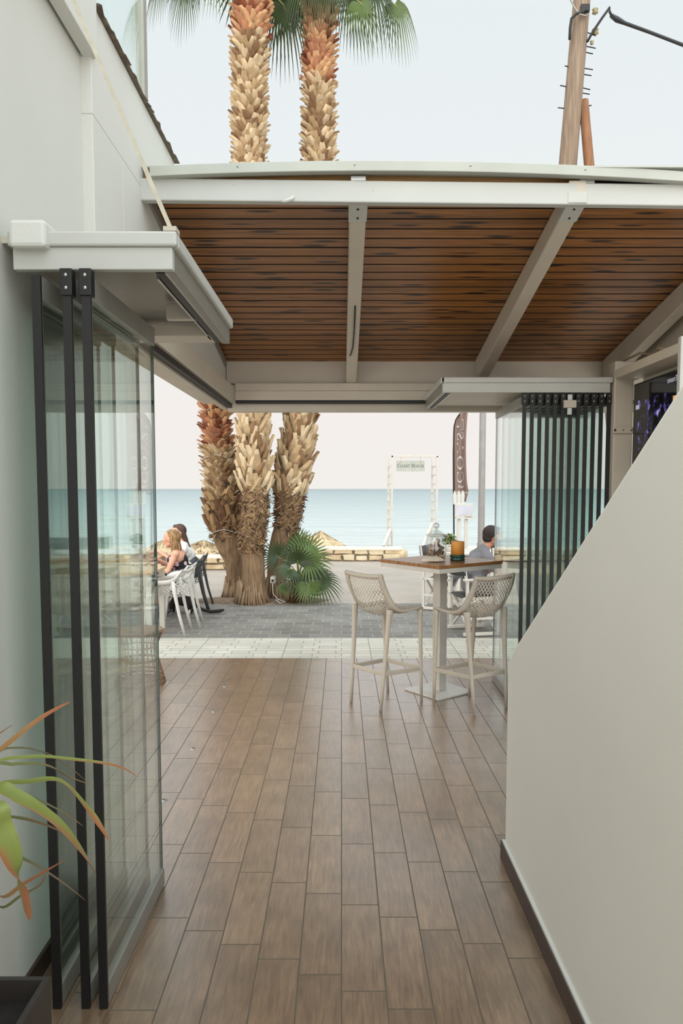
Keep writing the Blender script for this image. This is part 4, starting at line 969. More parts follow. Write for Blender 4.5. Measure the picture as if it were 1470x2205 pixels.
def fan_leaf(root, origin, hub, direc, nrm, rad, droop, mi, seed, span=125, n=34, name='fan_leaf', st_w=.014):
    rnd = random.Random(seed); hub = Vector(hub); d = Vector(direc).normalized(); nn = Vector(nrm); nn = (nn - d * nn.dot(d)).normalized(); s = d.cross(nn)
    g = MB()
    for i in range(n):
        a = R(-span + 2 * span * i / (n - 1)); L = rad * (1 - .28 * (abs(a) / R(span)) ** 2) * rnd.uniform(.93, 1.04)
        ad = d * math.cos(a) + s * math.sin(a); lat = (s * math.cos(a) - d * math.sin(a)); wmx = rad * R(2 * span) / n * .29
        vs = []; m_ = 8
        for k in range(m_ + 1):
            t_ = k / m_; w_ = wmx * (min(t_ / .33, 1.0) if t_ < .33 else (1 - .5 * ((t_ - .33) / .67)) * max(0, 1 - max(0, t_ - .7) / .3) ** .7 * .82) + .0006
            c = hub + ad * L * t_ - V(0, 0, 1) * droop * L * max(0, t_ - .35) ** 2 * 1.9 + nn * .10 * L * t_ * abs(math.sin(a)) ** 2
            f = w_ * .5 if t_ > .1 else 0
            vs += [c - lat * w_ - nn * f, c + nn * f * .3, c + lat * w_ - nn * f]
        g.add(vs, [(3 * k + j, 3 * k + j + 1, 3 * k + 4 + j, 3 * k + 3 + j) for k in range(m_) for j in range(2)])
    lf_ = g.build(name, LG[mi], root, smooth=False)
    o = Vector(origin); mid = o.lerp(hub, .55) + V(0, 0, .12 * (hub - o).length); g = MB(); g.tube([o, o.lerp(mid, .6) + V(0, 0, .02), mid, hub, hub + d * rad * .15], [st_w * 1.3, st_w * 1.1, st_w, st_w * .8, st_w * .4], 6)
    c = g.build('petiole', stalk, lf_, world=False, smooth=True); me = c.data
    l = root.location
    for v in me.vertices: v.co = v.co - l
    return lf_
def ln(rows, Y, dy=0.0):
    out = []
    for (x0, x1, y) in rows:
        a, b = at(x0, y, Y), at(x1, y, Y); out.append((V((a.x + b.x) / 2, Y, a.z), (b.x - a.x) / 2))
    return out
# middle palm
rows = [(507, 575, 1297), (519, 572, 1262), (521, 569, 1200), (516, 570, 1150), (519, 576, 1100), (524, 574, 1040), (521, 570, 890), (514, 566, 620), (510, 564, 350), (510, 566, 150), (508, 572, 20), (508, 572, -60)]
T, top = palm('tall fan palm, middle trunk of the three, its bark straps woven', ln(rows, 11.0), [(.75, 1.72, 'fibre', 'fibre'), (1.62, 3.6, 'strap', 'pale'), (3.6, 8.0, 'stub', 'pale'), (8.0, 9.1, 'stub', 'red')], 11)  # red top zone: sunset warmth put into the colour of fresh leaf bases
c, q = top
def crown(root, c, seed, explicit):
    rnd = random.Random(seed); k = 0
    for hub, d, rad, mi in explicit:
        fan_leaf(root, c + V(0, 0, -.15), hub, d, V(0, -.75, .65), rad * .56, 1.7, mi, seed * 50 + k, span=112, n=26); k += 1
    for i in range(14):
        a = 2 * math.pi * i / 14 + rnd.uniform(-.2, .2); el = rnd.uniform(.25, 1.2); L = rnd.uniform(.9, 1.25)
        d = V(math.cos(a) * math.cos(el), math.sin(a) * math.cos(el), math.sin(el))
        fan_leaf(root, c, c + d * L + V(0, 0, .25), d + V(0, 0, -.35), V(0, 0, 1) - d * .2, rnd.uniform(.7, .85), .6, rnd.choice([0, 1, 1]), seed * 50 + 20 + i, span=110, n=26)
crown(T, c, 2, [(at(400, -28, 11.1), V(-.45, .1, -.9), .62, 1), (at(610, 10, 11.25), V(.25, .2, -.95), .86, 1), (at(585, -25, 11.5), V(.2, .3, -.8), .8, 1), (at(470, -60, 10.7), V(-.3, -.3, -.6), .6, 0), (at(350, -40, 11.3), V(-.7, .1, -.6), .6, 1)])
# right palm
rows = [(566, 622, 1290), (574, 616, 1250), (576, 616, 1200), (583, 629, 1160), (594, 645, 1120), (592, 655, 1060), (604, 662, 1000), (624, 670, 890), (645, 700, 600), (660, 712, 350), (662, 710, 150), (658, 716, 20), (658, 718, -50)]
T, top = palm('tall fan palm leaning right, rearmost trunk beside the small fan palm', ln(rows, 11.45), [(1.05, 1.75, 'fibre', 'fibre'), (1.6, 3.6, 'strap', 'pale'), (3.6, 7.6, 'stub', 'pale'), (7.6, 9.1, 'stub', 'red')], 12)  # reddish top again has the warm evening light in its colour
c, q = top
crown(T, c, 3, [(at(800, -25, 11.3), V(.75, -.1, -.7), .92, 1), (at(755, -20, 11.7), V(.45, .2, -.9), .82, 1), (at(775, 5, 11.1), V(.55, -.2, -.85), .68, 0), (at(850, 10, 11.4), V(.7, .0, -.95), .72, 0), (at(655, -30, 11.1), V(-.1, -.3, -.9), .62, 1), (at(715, -25, 11.1), V(.1, -.3, -.9), .62, 1), (at(620, -10, 11.8), V(-.3, .3, -.9), .6, 1)])
# left palm, with the short crown hidden by the roof
rows = [(482, 528, 1283), (488, 522, 1245), (480, 522, 1200), (468, 518, 1178), (455, 512, 1140), (449, 508, 1080), (444, 502, 1000), (440, 488, 890), (432, 482, 700), (428, 478, 560)]
T, top = palm('fan palm with the left trunk, rusty leaf stubs and a dark skirt of fibre', ln(rows, 11.65), [(.92, 1.35, 'fibre', 'fibre'), (1.05, 1.5, 'strap', 'fibre'), (1.4, 2.35, 'stub', 'pale'), (2.3, 5.2, 'stub', 'red')], 13)
c, q = top
for i in range(10):
    a = 2 * math.pi * i / 10; d = V(math.cos(a), math.sin(a), .1)
    fan_leaf(T, c, c + d * .55 + V(0, 0, .05), d + V(0, 0, -.4), V(0, 0, 1), .55, .6, i % 2, 900 + i, span=110, n=26)
for (pp, rad_) in ((at(470, 985, 11.65), .27), (at(487, 1143, 11.65), .25)):
    g = MB(); g.tube([(pp.x + rad_ * math.cos(a), pp.y + rad_ * math.sin(a), pp.z + .03 * math.sin(3 * a)) for a in [2 * math.pi * i / 24 for i in range(24)]], .004, 6, closed=True); g.build('rope_tie', M['white_pl'], T, smooth=True)
# young fan palm at their foot
b0 = at(640, 1290, 11.05); b0.z = 0
r = thing('small_fan_palm', b0, 'small young fan palm at the foot of the tall palms', 'palm')
g = MB(); g.tube([b0 + V(-.05, 0, -.02), b0 + V(-.03, 0, .16), b0 + V(.0, 0, .36)], [.13, .10, .05], 14); g.build('stem', barkd, r, smooth=True)
g = MB(); rnd = random.Random(4)
for i in range(34):
    a = rnd.uniform(0, 6.28); o = V(math.cos(a), math.sin(a), 0); z = rnd.uniform(.14, .34); L = rnd.uniform(.12, .25)
    g.tube([b0 + o * .08 + V(0, 0, z), b0 + o * .14 + V(0, 0, z - .02), b0 + o * (.15 + L * .2) + V(0, 0, max(z - L, .01))], [.012, .01, .004], 5)
g.build('dry_skirt', mat('dry_leaf_skirt', (178, 146, 102), .9), r, smooth=True)
ct = b0 + V(.02, 0, .38)
for k, (px, py, Y, d, nr, rad, mi, dr) in enumerate([(600, 1200, 11.0, (-.55, -.2, .55), (-.3, -1, .3), .34, 1, .15), (640, 1212, 10.85, (.1, -.3, .6), (0, -1, .4), .36, 1, .1), (655, 1195, 11.2, (.25, .1, .9), (-.2, -1, .2), .40, 0, .05), (632, 1180, 11.35, (-.05, .1, 1), (.1, -1, .1), .36, 0, .0),
        (660, 1205, 10.9, (.75, -.1, .25), (.1, -1, .7), .44, 0, .25), (625, 1225, 10.8, (-.5, -.3, -.15), (-.2, -.8, .7), .30, 1, .5), (685, 1250, 10.9, (.75, -.1, -.1), (.1, -.9, .6), .40, 1, .5), (664, 1258, 10.75, (.15, -.2, -.95), (.3, -1, .2), .30, 0, .3), (616, 1262, 10.85, (-.1, -.3, -.25), (0, -.9, .6), .18, 0, .4), (668, 1228, 11.15, (.6, .2, .05), (.1, -.7, .8), .40, 0, .4), (648, 1232, 10.8, (.35, -.2, -.75), (.2, -1, .3), .34, 1, .4), (640, 1175, 11.5, (.1, .3, .9), (0, 1, .1), .32, 2, 0.)]):
    h = at(px, py, Y); fan_leaf(r, ct, h, d, nr, rad, dr, mi, 700 + k, span=112, n=23, st_w=.008)
# tree pit, socket box, pale board between the trunks
g = MB(); n = 40; c = V(-1.25, 11.25, 0)
vs = [(c.x, c.y, .03)] + [(c.x + (1.05 + .10 * mnoise.noise((i * .6, 0, 0))) * math.cos(2 * math.pi * i / n), c.y + .45 * (1 + .12 * mnoise.noise((i * .8, 4, 0))) * math.sin(2 * math.pi * i / n), -.012) for i in range(n)]
vs += [(x, y, -.05) for x, y, z in vs[1:]]
g.add(vs, [(0, 1 + i, 1 + (i + 1) % n) for i in range(n)] + [(1 + i, n + 1 + i, n + 1 + (i + 1) % n, 1 + (i + 1) % n) for i in range(n)])
struct(g.build('tree_pit', mat('tree_pit_earth', (132, 112, 92), .95, var=.2, scale=12, bump=.8, bscale=30), smooth=True), 'patch of bare earth around the palm trunks', 'earth')
p = at(587, 1249, 10.98); r = thing('socket_box', p, 'small white socket box on the palm trunk', 'box')
g = MB(); g.box((p.x - .035, p.y - .02, p.z - .045), (p.x + .035, p.y + .18, p.z + .045)); g.build('case', M['white_pl'], r, bevel=.006)
g = MB(); g.box((p.x - .018, p.y - .024, p.z - .028), (p.x + .018, p.y - .019, p.z + .010)); g.build('dark_window', M['dark_metal'], r)
g = MB(); g.tube([p + V(0, -.01, -.045), p + V(.0, -.02, -.12), p + V(.01, -.05, -.20), p + V(.08, -.10, -.27), V(p.x + .2, p.y - .1, .02), V(p.x + .12, p.y - .16, .01), V(p.x + .05, p.y - .1, .05)], .006, 6); g.build('cable', M['white_pl'], r, smooth=True)
g = MB(); a = at(497, 1062, 12.4); b = at(521, 1062, 12.4); tp = at(503, 972, 12.4)
g.add([(a.x, 12.4, .0), (b.x + .02, 12.4, .0), (b.x, 12.4, a.z), (tp.x + .03, 12.4, tp.z - .03), (tp.x, 12.4, tp.z), (a.x, 12.4, a.z)], [(0, 1, 2, 3, 4, 5)])
o = tag(g.build('pointed_board', mat('pale_board', (206, 198, 196), .6), solid=.03), 'pale grey pointed board standing between the left and middle palm trunks', 'board')

# ---------------------------------------------------------------- wooden power pole and street lamp post
a, b = at(1222, 356, 11.5), at(1252, 0, 11.5); d = (b - a) / (b.z - a.z); base = a - d * a.z
r = thing('power_pole', base, 'leaning wooden power pole above the pergola roof at right', 'pole')
wood = mat('weathered_pole_wood', (142, 122, 102), .9, var=.14, scale=3, stretch=(14, 14, .6), rgb2=(108, 90, 74), bump=.5, bscale=10)
topz = 9.6; g = MB(); g.tube([base + d * z for z in (-.05, 3, 6, topz)], [.165, .15, .135, .12], 18); g.build('pole_shaft', wood, r, smooth=True)
a2, b2 = at(1268, 356, 11.45), at(1256, 217, 11.5); d2 = (b2 - a2) / (b2.z - a2.z); bb = a2 - d2 * a2.z
g = MB(); g.tube([bb, bb + d2 * 3, a2, b2], [.085, .08, .075, .07], 14); g.build('brace_post', mat('brown_brace_wood', (140, 102, 72), .85, var=.15, scale=3, stretch=(12, 12, .6), rgb2=(112, 72, 42)), r, smooth=True)
for (x, y, x2, y2) in ((1256, 147, 1276, 150), (1255, 160, 1273, 163), (1253, 189, 1270, 193), (1252, 200, 1269, 203), (1266, 228, 1273, 227), (1225, 144, 1216, 142), (1219, 187, 1206, 184), (1212, 233, 1201, 232), (1264, 70, 1282, 77), (1262, 113, 1276, 116), (1263, 100, 1282, 104)):
    p_, q_ = at(x, y, 11.5), at(x2, y2, 11.42); g = MB(); g.tube([p_ - (q_ - p_) * .5, q_], .008, 6); g.build('step_bolt', M['dark_metal'], r)
for (x, y, s_) in ((1281, 24, .045), (1281, 68, .05), (1274, 92, .03)):
    g = MB(); p_ = at(x, y, 11.45); g.lathe([(s_ * .4, -s_), (s_, -s_ * .6), (s_ * .7, 0), (s_, s_ * .5), (s_ * .5, s_)], 12, c=p_); g.build('insulator', mat('porcelain', (150, 140, 100), .4), r, smooth=True)
g = MB(); g.tube([at(1266, 12, 11.35), at(1255, 25, 11.3), at(1240, 30, 11.3), at(1230, 40, 11.35), at(1227, 60, 11.36), at(1226, 85, 11.36)], .02, 8); g.build('black_lead', M['black'], r, smooth=True)
g = MB(); g.tube([at(1228, 0, 11.35), at(1236, 15, 11.33), at(1246, 30, 11.3), at(1260, 34, 11.3), at(1268, 28, 11.35)], .011, 8); g.build('grey_lead', M['grey_alu'], r, smooth=True)
g = MB(); g.box(at(1248, 28, 11.36), at(1270, 8, 11.3)); g.build('pole_clamp', M['dark_metal'], r)
g = MB(); g.tube([at(1264, 90, 11.4), at(1275, 70, 11.4), at(1295, 40, 11.35), at(1313, 15, 11.3), at(1312, 25, 11.3), at(1317, 35, 11.3)], .018, 8); g.build('cable_loop', M['black'], r, smooth=True)
g = MB(); pts = [at(1316, 34, 11.3), at(1328, 42, 11.2), at(1345, 50, 11.1), at(1400, 70, 10.8), at(1470, 97, 10.4), at(1700, 190, 9.4)]
g.tube(pts, [.03, .04, .025, .022, .022, .022], 8); tag(g.build('power_cable', M['black'], smooth=True), 'thick black power cable running right from the wooden pole', 'cable')
p = at(1035, 1190, 16.2); r = thing('lamp_post', (p.x, p.y, 0), 'grey metal lamp post standing behind the seated man', 'post')
g = MB(); pm_ = mat('grey_galvanised', (146, 140, 134), .5, metal=.2, var=.06)
g.lathe([(.085, 0), (.085, .5), (.073, .55), (.068, 5.0)], 20, c=(p.x, p.y, -.02)); g.build('shaft', pm_, r, smooth=True)
g = MB(); g.lathe([(.13, 0), (.13, .02), (.09, .05)], 20, c=(p.x, p.y, -.014)); g.build('base_flange', pm_, r)

# ---------------------------------------------------------------- white arch with the hanging sign
def serif(ch):
    """(polygons) of one roman capital in a unit-high box, with its advance width"""
    P = []; st, th_, sf = .135, .055, .045
    def q(x0, y0, x1, y1): P.append([(x0, y0), (x1, y0), (x1, y1), (x0, y1)])
    def dia(x0, x1, w_): P.append([(x0 - w_ / 2, 0), (x0 + w_ / 2, 0), (x1 + w_ / 2, 1), (x1 - w_ / 2, 1)])
    def arc(cx, cy, rx, ry, ix, iy, a0, a1, n=28):
        for i in range(n):
            a, b = R(a0 + (a1 - a0) * i / n), R(a0 + (a1 - a0) * (i + 1) / n)
            P.append([(cx + ix * math.cos(a), cy + iy * math.sin(a)), (cx + rx * math.cos(a), cy + ry * math.sin(a)), (cx + rx * math.cos(b), cy + ry * math.sin(b)), (cx + ix * math.cos(b), cy + iy * math.sin(b))])
    if ch == 'O': arc(.46, .5, .45, .52, .31, .465, 0, 360, 40); return P, .92
    if ch == 'C': arc(.46, .5, .45, .52, .31, .46, 42, 318, 32); q(.75, .70, .80, .98); q(.75, .02, .80, .28); return P, .84
    if ch == 'A': dia(.13, .41, .08); dia(.75, .45, .13); q(.24, .32, .64, .375); q(.0, 0, .26, sf); q(.60, 0, .90, sf); return P, .90
    if ch == 'T': q(.315, 0, .315 + st, 1); q(.02, .92, .745, 1); q(.02, .76, .075, 1); q(.69, .76, .745, 1); q(.22, 0, .55, sf); return P, .78
    if ch == 'S':
        pts = [(.60, .80), (.54, .93), (.34, .975), (.16, .90), (.13, .72), (.28, .57), (.46, .45), (.56, .28), (.48, .09), (.30, .02), (.12, .07), (.07, .22)]
        C_ = [crom(pts, i / 36) for i in range(37)]; n = 36; L = []; Rr = []
        for i, c in enumerate(C_):
            d = Vector((*C_[min(i + 1, n)], 0)) - Vector((*C_[max(i - 1, 0)], 0)); d.normalize(); w_ = .03 + .045 * math.sin(math.pi * i / n) ** 2
            L.append((c[0] - d.y * w_, c[1] + d.x * w_)); Rr.append((c[0] + d.y * w_, c[1] - d.x * w_))
        for i in range(n): P.append([L[i], Rr[i], Rr[i + 1], L[i + 1]])
        q(.60, .74, .64, .98); q(.03, .02, .07, .27); return P, .68
    if ch == 'B':
        q(.09, 0, .09 + st, 1); q(0, 0, .3, sf); q(0, 1 - sf, .3, 1); q(.2, .945, .40, 1); q(.2, .50, .42, .55); q(.2, 0, .42, .055)
        arc(.38, .745, .24, .255, .11, .20, -90, 90, 18); arc(.40, .275, .28, .275, .14, .22, -90, 90, 18); return P, .72
    if ch == 'E': q(.09, 0, .09 + st, 1); q(0, 0, .56, .055); q(0, .945, .54, 1); q(.2, .49, .42, .54); q(.52, 0, .56, .25); q(.50, .76, .54, 1); q(.40, .40, .435, .63); return P, .62
    if ch == 'H':
        q(.10, 0, .10 + st, 1); q(.66, 0, .66 + st, 1); q(.2, .48, .7, .535)
        for x in (0, .56): q(x, 0, x + .34, sf); q(x, 1 - sf, x + .34, 1)
        return P, .92
    return P, .32
def lettering(text, frame, gap=.06, small=None):
    """frame(x, y) -> world; small: height of the small capitals after each word's first letter"""
    g = MB(); x = 0; first = True
    for ch in text:
        k = 1.0 if (first or not small) else small
        if ch == ' ': x += .30; first = True; continue
        P, wd = serif(ch)
        for i, p in enumerate(P): g.add([frame(x + a * k, b * k, .0004 * (i % 3)) for a, b in p], [tuple(range(len(p)))])
        x += (wd + gap) * k; first = False
    return g
def word_width(text, gap=.06, small=None):
    x = 0; first = True
    for ch in text:
        k = 1.0 if (first or not small) else small
        if ch == ' ': x += .30; first = True; continue
        x += (serif(ch)[1] + gap) * k; first = False
    return x - gap
AY = 18.4; gz = -.65
r = thing('beach_arch', (at(885, 1000, AY).x, AY, gz), 'white wooden arch with ladder sides at the beach entrance', 'arch')
def post(px0, px1, pyt, Y, nm='post'):
    a, b = at(px0, pyt, Y), at(px1, pyt, Y); g = MB(); g.box((a.x, Y - .03, gz), (b.x, Y + .03, a.z)); return g.build(nm, M['white_wood'], r, bevel=.004)
xl0, xl1 = 834.5, 844.5
post(834, 838.2, 981, AY + .5); post(842.3, 846, 981, AY)
post(928.5, 932.5, 985, AY + .5); post(939, 943.2, 982, AY)
for i in range(10):
    z = at(840, 1004 + i * 19, AY).z
    for (pa, pb) in ((836, 844), (930.5, 941)):
        p_, q_ = at(pa, 1000, AY + .5), at(pb, 1000, AY); g = MB(); g.bar((p_.x, AY + .5, z), (q_.x, AY, z), .03, .035); g.build('rung', M['white_wood'], r)
a, b = at(842, 980, AY), at(943.2, 980, AY); g = MB(); g.box((a.x, AY - .03, a.z - .055), (b.x, AY + .03, a.z)); g.build('top_beam', M['white_wood'], r, bevel=.004)
g = MB(); g.bar(at(931, 1126, AY), at(905, 1190, AY - .45), .07, .05); g.build('brace', M['white_wood'], r)
g = MB(); g.bar(at(840, 1140, AY), at(826, 1176, AY - .4), .07, .05); g.build('brace', M['white_wood'], r)
p0, p1 = at(853, 992, AY - .02), at(914, 1014.6, AY - .02)
r = thing('hanging_sign', (p0.x, AY, p1.z), 'pale hanging sign reading COAST BEACH under the white arch', 'sign')
g = MB(); g.box((p0.x, AY - .02, p1.z), (p1.x, AY + .005, p0.z)); g.build('board', mat('sign_board_sage', (178, 182, 172), .6, var=.04), r, bevel=.004)
sm = .78; W_ = word_width('COAST BEACH', small=sm); u = (p1.x - p0.x) * .93 / W_
fx = lambda x, y, e: V(p0.x + (p1.x - p0.x) * .035 + x * u, AY - .0215 - e, (p0.z + p1.z) / 2 - u * .42 + y * u)
g = lettering('COAST BEACH', fx, small=sm); g.build('lettering', mat('dark_grey_print', (52, 54, 54), .7), r)
for px in (862.3, 905.2):
    g = MB(); a, b = at(px, 984.5, AY), at(px, 994, AY - .025); g.tube([V(a.x, AY, a.z), V(a.x, AY - .02, b.z)], .006, 6); g.sphere((a.x, AY - .025, b.z), .018, 8, 6); g.build('hanger', mat('brass_hook', (214, 188, 150), .4, metal=.4), r, smooth=True)

# ---------------------------------------------------------------- feather flag, menu stand
FY = 13.0
r = thing('feather_flag', (at(977, 1165, FY).x, FY, 0), 'brown feather flag reading COAST in white letters', 'flag')
pole = [at(977, 1195, FY), at(977, 1165, FY), at(976, 1000, FY), at(976.5, 930, FY), at(980, 908, FY), at(988, 893, FY), at(997, 887, FY), at(1007.5, 886, FY)]
pole[0].z = 0; pole[0].x = pole[1].x
g = MB(); g.tube([Vector(crom([tuple(p) for p in pole], i / 40)) for i in range(41)], [.014] * 14 + [.010] * 27, 8); g.build('pole', M['dark_metal'], r, smooth=True)
g = MB(); c = pole[0]; g.lathe([(.17, .0), (.17, .05), (.05, .07), (.035, .60)], 20, c=(c.x, FY, -.014)); g.build('base', M['dark_metal'], r, smooth=True)
edgeL = [(979, 905), (977.5, 930), (977, 960), (976.5, 1000), (976.5, 1040), (976.5, 1066)]
edgeR = [(1006.5, 888), (1004, 925), (1003, 960), (1003.5, 1000), (1005, 1035), (1008.5, 1058)]
bot = 1.0; n, m_ = 24, 14; g = MB(); vs = []; flagp = {}
def flag_pt(t, u_):
    l_ = crom(edgeL, t); rr_ = crom(edgeR, t); px = l_[0] + (rr_[0] - l_[0]) * u_; py = l_[1] + (rr_[1] - l_[1]) * u_
    if t < .12: py = py - (1 - t / .12) * 14 * math.sin(math.pi * u_ * .5) * (1 - u_) * 1.6
    k = .035 * math.sin(u_ * 9 + t * 1.5) * u_ ** .4 + .02 * math.sin(u_ * 17 + 2)
    return at(px, py, FY + k)
for i in range(n + 1):
    for j in range(m_ + 1): vs.append(flag_pt(i / n, j / m_))
g.add(vs, [(i * (m_ + 1) + j, i * (m_ + 1) + j + 1, (i + 1) * (m_ + 1) + j + 1, (i + 1) * (m_ + 1) + j) for i in range(n) for j in range(m_)])
tail = [vs[n * (m_ + 1) + j] for j in range(6, m_ + 1)]; t2 = [at(1000 + .7 * j, 1066 + (j - 3) * .3, FY) for j in range(len(tail))]; t3 = [at(999 + .45 * j, 1080, FY) for j in range(len(tail))]
k = len(tail); g.add(tail + t2 + t3, [(i, i + 1, k + i + 1, k + i) for i in range(k - 1)] + [(k + i, k + i + 1, 2 * k + i + 1, 2 * k + i) for i in range(k - 1)])
g.build('cloth', mat('flag_brown_cloth', (136, 114, 104), .85, var=.05), r, smooth=True, solid=.004)
# white letters run up the flag, seen from its back
tw_ = word_width('COAST', gap=.10); PYB, PYT = 1036, 917; wk = M['white_pl']
def ff(x, y, e):
    py = PYB - x / tw_ * (PYB - PYT); px = 983.6 + y * 13.5
    t_ = (py - 905) / 161; l_, rr_ = crom(edgeL, max(t_, 0)), crom(edgeR, max(t_, 0)); uu = (px - l_[0]) / (rr_[0] - l_[0])
    p = flag_pt(t_, uu); return V(p.x, p.y - .008 - e, p.z)
lettering('COAST', ff, gap=.10).build('lettering', wk, r)
def small_word(txt, px, py, size):
    c = at(px, py, FY - .05); return text_mesh(txt, size, lambda v: V(c.x + v.x, FY - .05 - v.z, c.z + v.y), .001)
small_word('Bar', 992, 1048, .075).build('lettering', wk, r); small_word('Restaurant', 994, 1060, .062).build('lettering', wk, r)
SY = 12.2
r = thing('menu_stand', (at(996, 1160, SY).x, SY, 0), 'white menu stand with three pointed pickets, in front of the flag', 'stand')
for (x0, x1, yt) in ((975, 982, 1057), (984.2, 990.2, 1056), (992.5, 999.2, 1056)):
    a, b = at(x0, 1090, SY), at(x1, 1090, SY); zt = at(x0, yt, SY).z; zb = at(x0, 1086, SY).z; w_ = b.x - a.x; g = MB()
    poly = [(a.x + w_ * .1, zb), (b.x - w_ * .1, zb), (b.x, zb + .12), (b.x, zt - .06), (b.x - w_ * .25, zt - .015), ((a.x + b.x) / 2, zt), (a.x + w_ * .25, zt - .015), (a.x, zt - .06), (a.x, zb + .12)]
    k = len(poly); g.add([(x, SY - .012, z) for x, z in poly] + [(x, SY + .012, z) for x, z in poly], [tuple(range(k)), tuple(reversed(range(k, 2 * k)))] + [(i, (i + 1) % k, k + (i + 1) % k, k + i) for i in range(k)]); g.build('picket', M['white_wood'], r)
a, b = at(979, 1084, SY), at(1018, 1114, SY); g = MB(); g.box((a.x, SY - .03, b.z), (b.x, SY + .03, a.z)); g.build('menu_case', M['white_wood'], r, bevel=.006)
g = MB(); g.box((a.x + .02, SY - .034, b.z + .03), (b.x - .02, SY - .029, a.z - .03)); g.build('menu_sheet', mat('pale_lilac_paper', (198, 198, 208), .5), r)
a, b = at(981, 1114, SY), at(1020, 1117, SY); g = MB(); g.box((a.x, SY - .06, b.z), (b.x, SY + .06, a.z)); g.build('ledge', M['white_wood'], r)
a, b = at(1000, 1109, SY), at(1014, 1112, SY); g = MB(); g.box((a.x, SY - .05, b.z), (b.x, SY - .034, a.z)); g.build('name_plate', mat('name_plate_beige', (206, 200, 182), .5), r)
for (px0, px1) in ((984, 991.5), (1000, 1007)):
    a, b = at(px0, 1117, SY), at(px1, 1117, SY); g = MB(); g.hexa([(a.x, SY - .02, -.014), (b.x, SY - .02, -.014), (b.x, SY + .05, -.014), (a.x, SY + .05, -.014), (a.x, SY - .02, a.z), (b.x, SY - .02, a.z), (b.x, SY + .02, a.z), (a.x, SY + .02, a.z)]); g.build('leg', M['white_wood'], r)

# ---------------------------------------------------------------- director chairs, cafe tables
def director(loc, rz, label):
    r = thing('director_chair', loc, label, 'chair', 'white director chairs outside', rz)
    def b(nm, p, q, w_=.032, h_=.032): g = MB(); g.bar(p, q, w_, h_); return g.build(nm, M['white_wood'], r, world=False, bevel=.003)
    for s_ in (-1, 1):
        x = s_ * .26
        b('foot_bar', (x, -.23, .02), (x, .23, .02), .04, .035); b('side_rail', (x, -.23, .43), (x, .23, .43)); b('lower_rail', (x, -.2, .20), (x, .2, .20), .025, .03)
        b('leg', (x, .19, .02), (x, .19, .64)); b('leg', (x, -.19, .02), (x, -.19, .64)); b('back_post', (x, -.20, .62), (x, -.245, .90), .03, .03)
        g = MB(); g.box((x - .03, -.24, .635), (x + .03, .26, .66)); g.build('armrest', M['white_wood'], r, world=False, bevel=.008)
    for y in (-.16, .16):
        b('cross_leg', (-.25, y, .06), (.25, y + .015, .42), .028, .02); b('cross_leg', (.25, y, .06), (-.25, y - .015, .42), .028, .02)
    g = MB(); vs = [(-.25 + .5 * i / 10, y, .445 - .03 * math.sin(math.pi * i / 10)) for i in range(11) for y in (-.20, .21)]; g.add(vs, [(2 * i, 2 * i + 1, 2 * i + 3, 2 * i + 2) for i in range(10)]); g.build('canvas_seat', M['canvas'], r, world=False, smooth=True, solid=.006)
    g = MB(); vs = [(-.285 + .57 * i / 10, y - .05 * math.sin(math.pi * i / 10), z - .02 * math.sin(math.pi * i / 10)) for i in range(11) for y, z in ((-.222, .70), (-.247, .895))]; g.add(vs, [(2 * i, 2 * i + 1, 2 * i + 3, 2 * i + 2) for i in range(10)]); g.build('canvas_back', M['canvas'], r, world=False, smooth=True, solid=.006)
    return r
DC = director((1.57, 8.72, 0), R(-78), 'white director chair in which the man in grey sits')
dup(DC, (1.44, 10.5, 0), R(-118), 'white director chair behind the tall table pedestal, at the far cafe table')
dup(DC, (2.65, 12.0, 0), R(165), 'white director chair beyond the round cafe table, towards the sea')
dup(DC, (2.35, 9.75, 0), R(-160), 'white director chair behind the glass stack, on the far side of the seated man')
r = thing('round_cafe_table', (1.86, 10.95, 0), 'round white cafe table with a small plant, among the director chairs', 'table')
g = MB(); g.lathe([(.02, .735), (.41, .735), (.42, .745), (.42, .765), (.41, .772), (.01, .772)], 36, c=(1.86, 10.95, 0)); g.build('top', M['white_wood'], r)
g = MB(); g.lathe([(.035, .02), (.035, .74)], 14, c=(1.86, 10.95, 0)); g.build('pedestal', M['white_wood'], r, smooth=True)
g = MB(); g.lathe([(.24, -.012), (.24, .015), (.05, .035)], 24, c=(1.86, 10.95, 0)); g.build('base', M['white_wood'], r)
r = thing('potted_herb', (1.575, 10.80, .772), 'small leafy plant in a white pot on the round cafe table', 'plant')
g = MB(); g.lathe([(.05, .0), (.065, .11), (.06, .11), (.05, .10), (.01, .10)], 18, c=(1.575, 10.80, .772)); g.build('pot', M['white_pl'], r, smooth=True)
g = MB(); rnd = random.Random(8)
for i in range(170):
    d = Vector((rnd.gauss(0, 1), rnd.gauss(0, 1), rnd.gauss(.4, 1))).normalized() * rnd.uniform(.03, .11); c = V(1.575, 10.80, .93) + d; a = Vector((rnd.gauss(0, 1), rnd.gauss(0, 1), rnd.gauss(0, 1))).normalized() * .03; b = a.cross(d).normalized() * .016
    g.cur = rnd.choice([0, 0, 1]); g.add([c - a, c + b, c + a, c - b], [(0, 1, 2, 3)])
g.build('foliage', [LG[0], LG[2]], r)
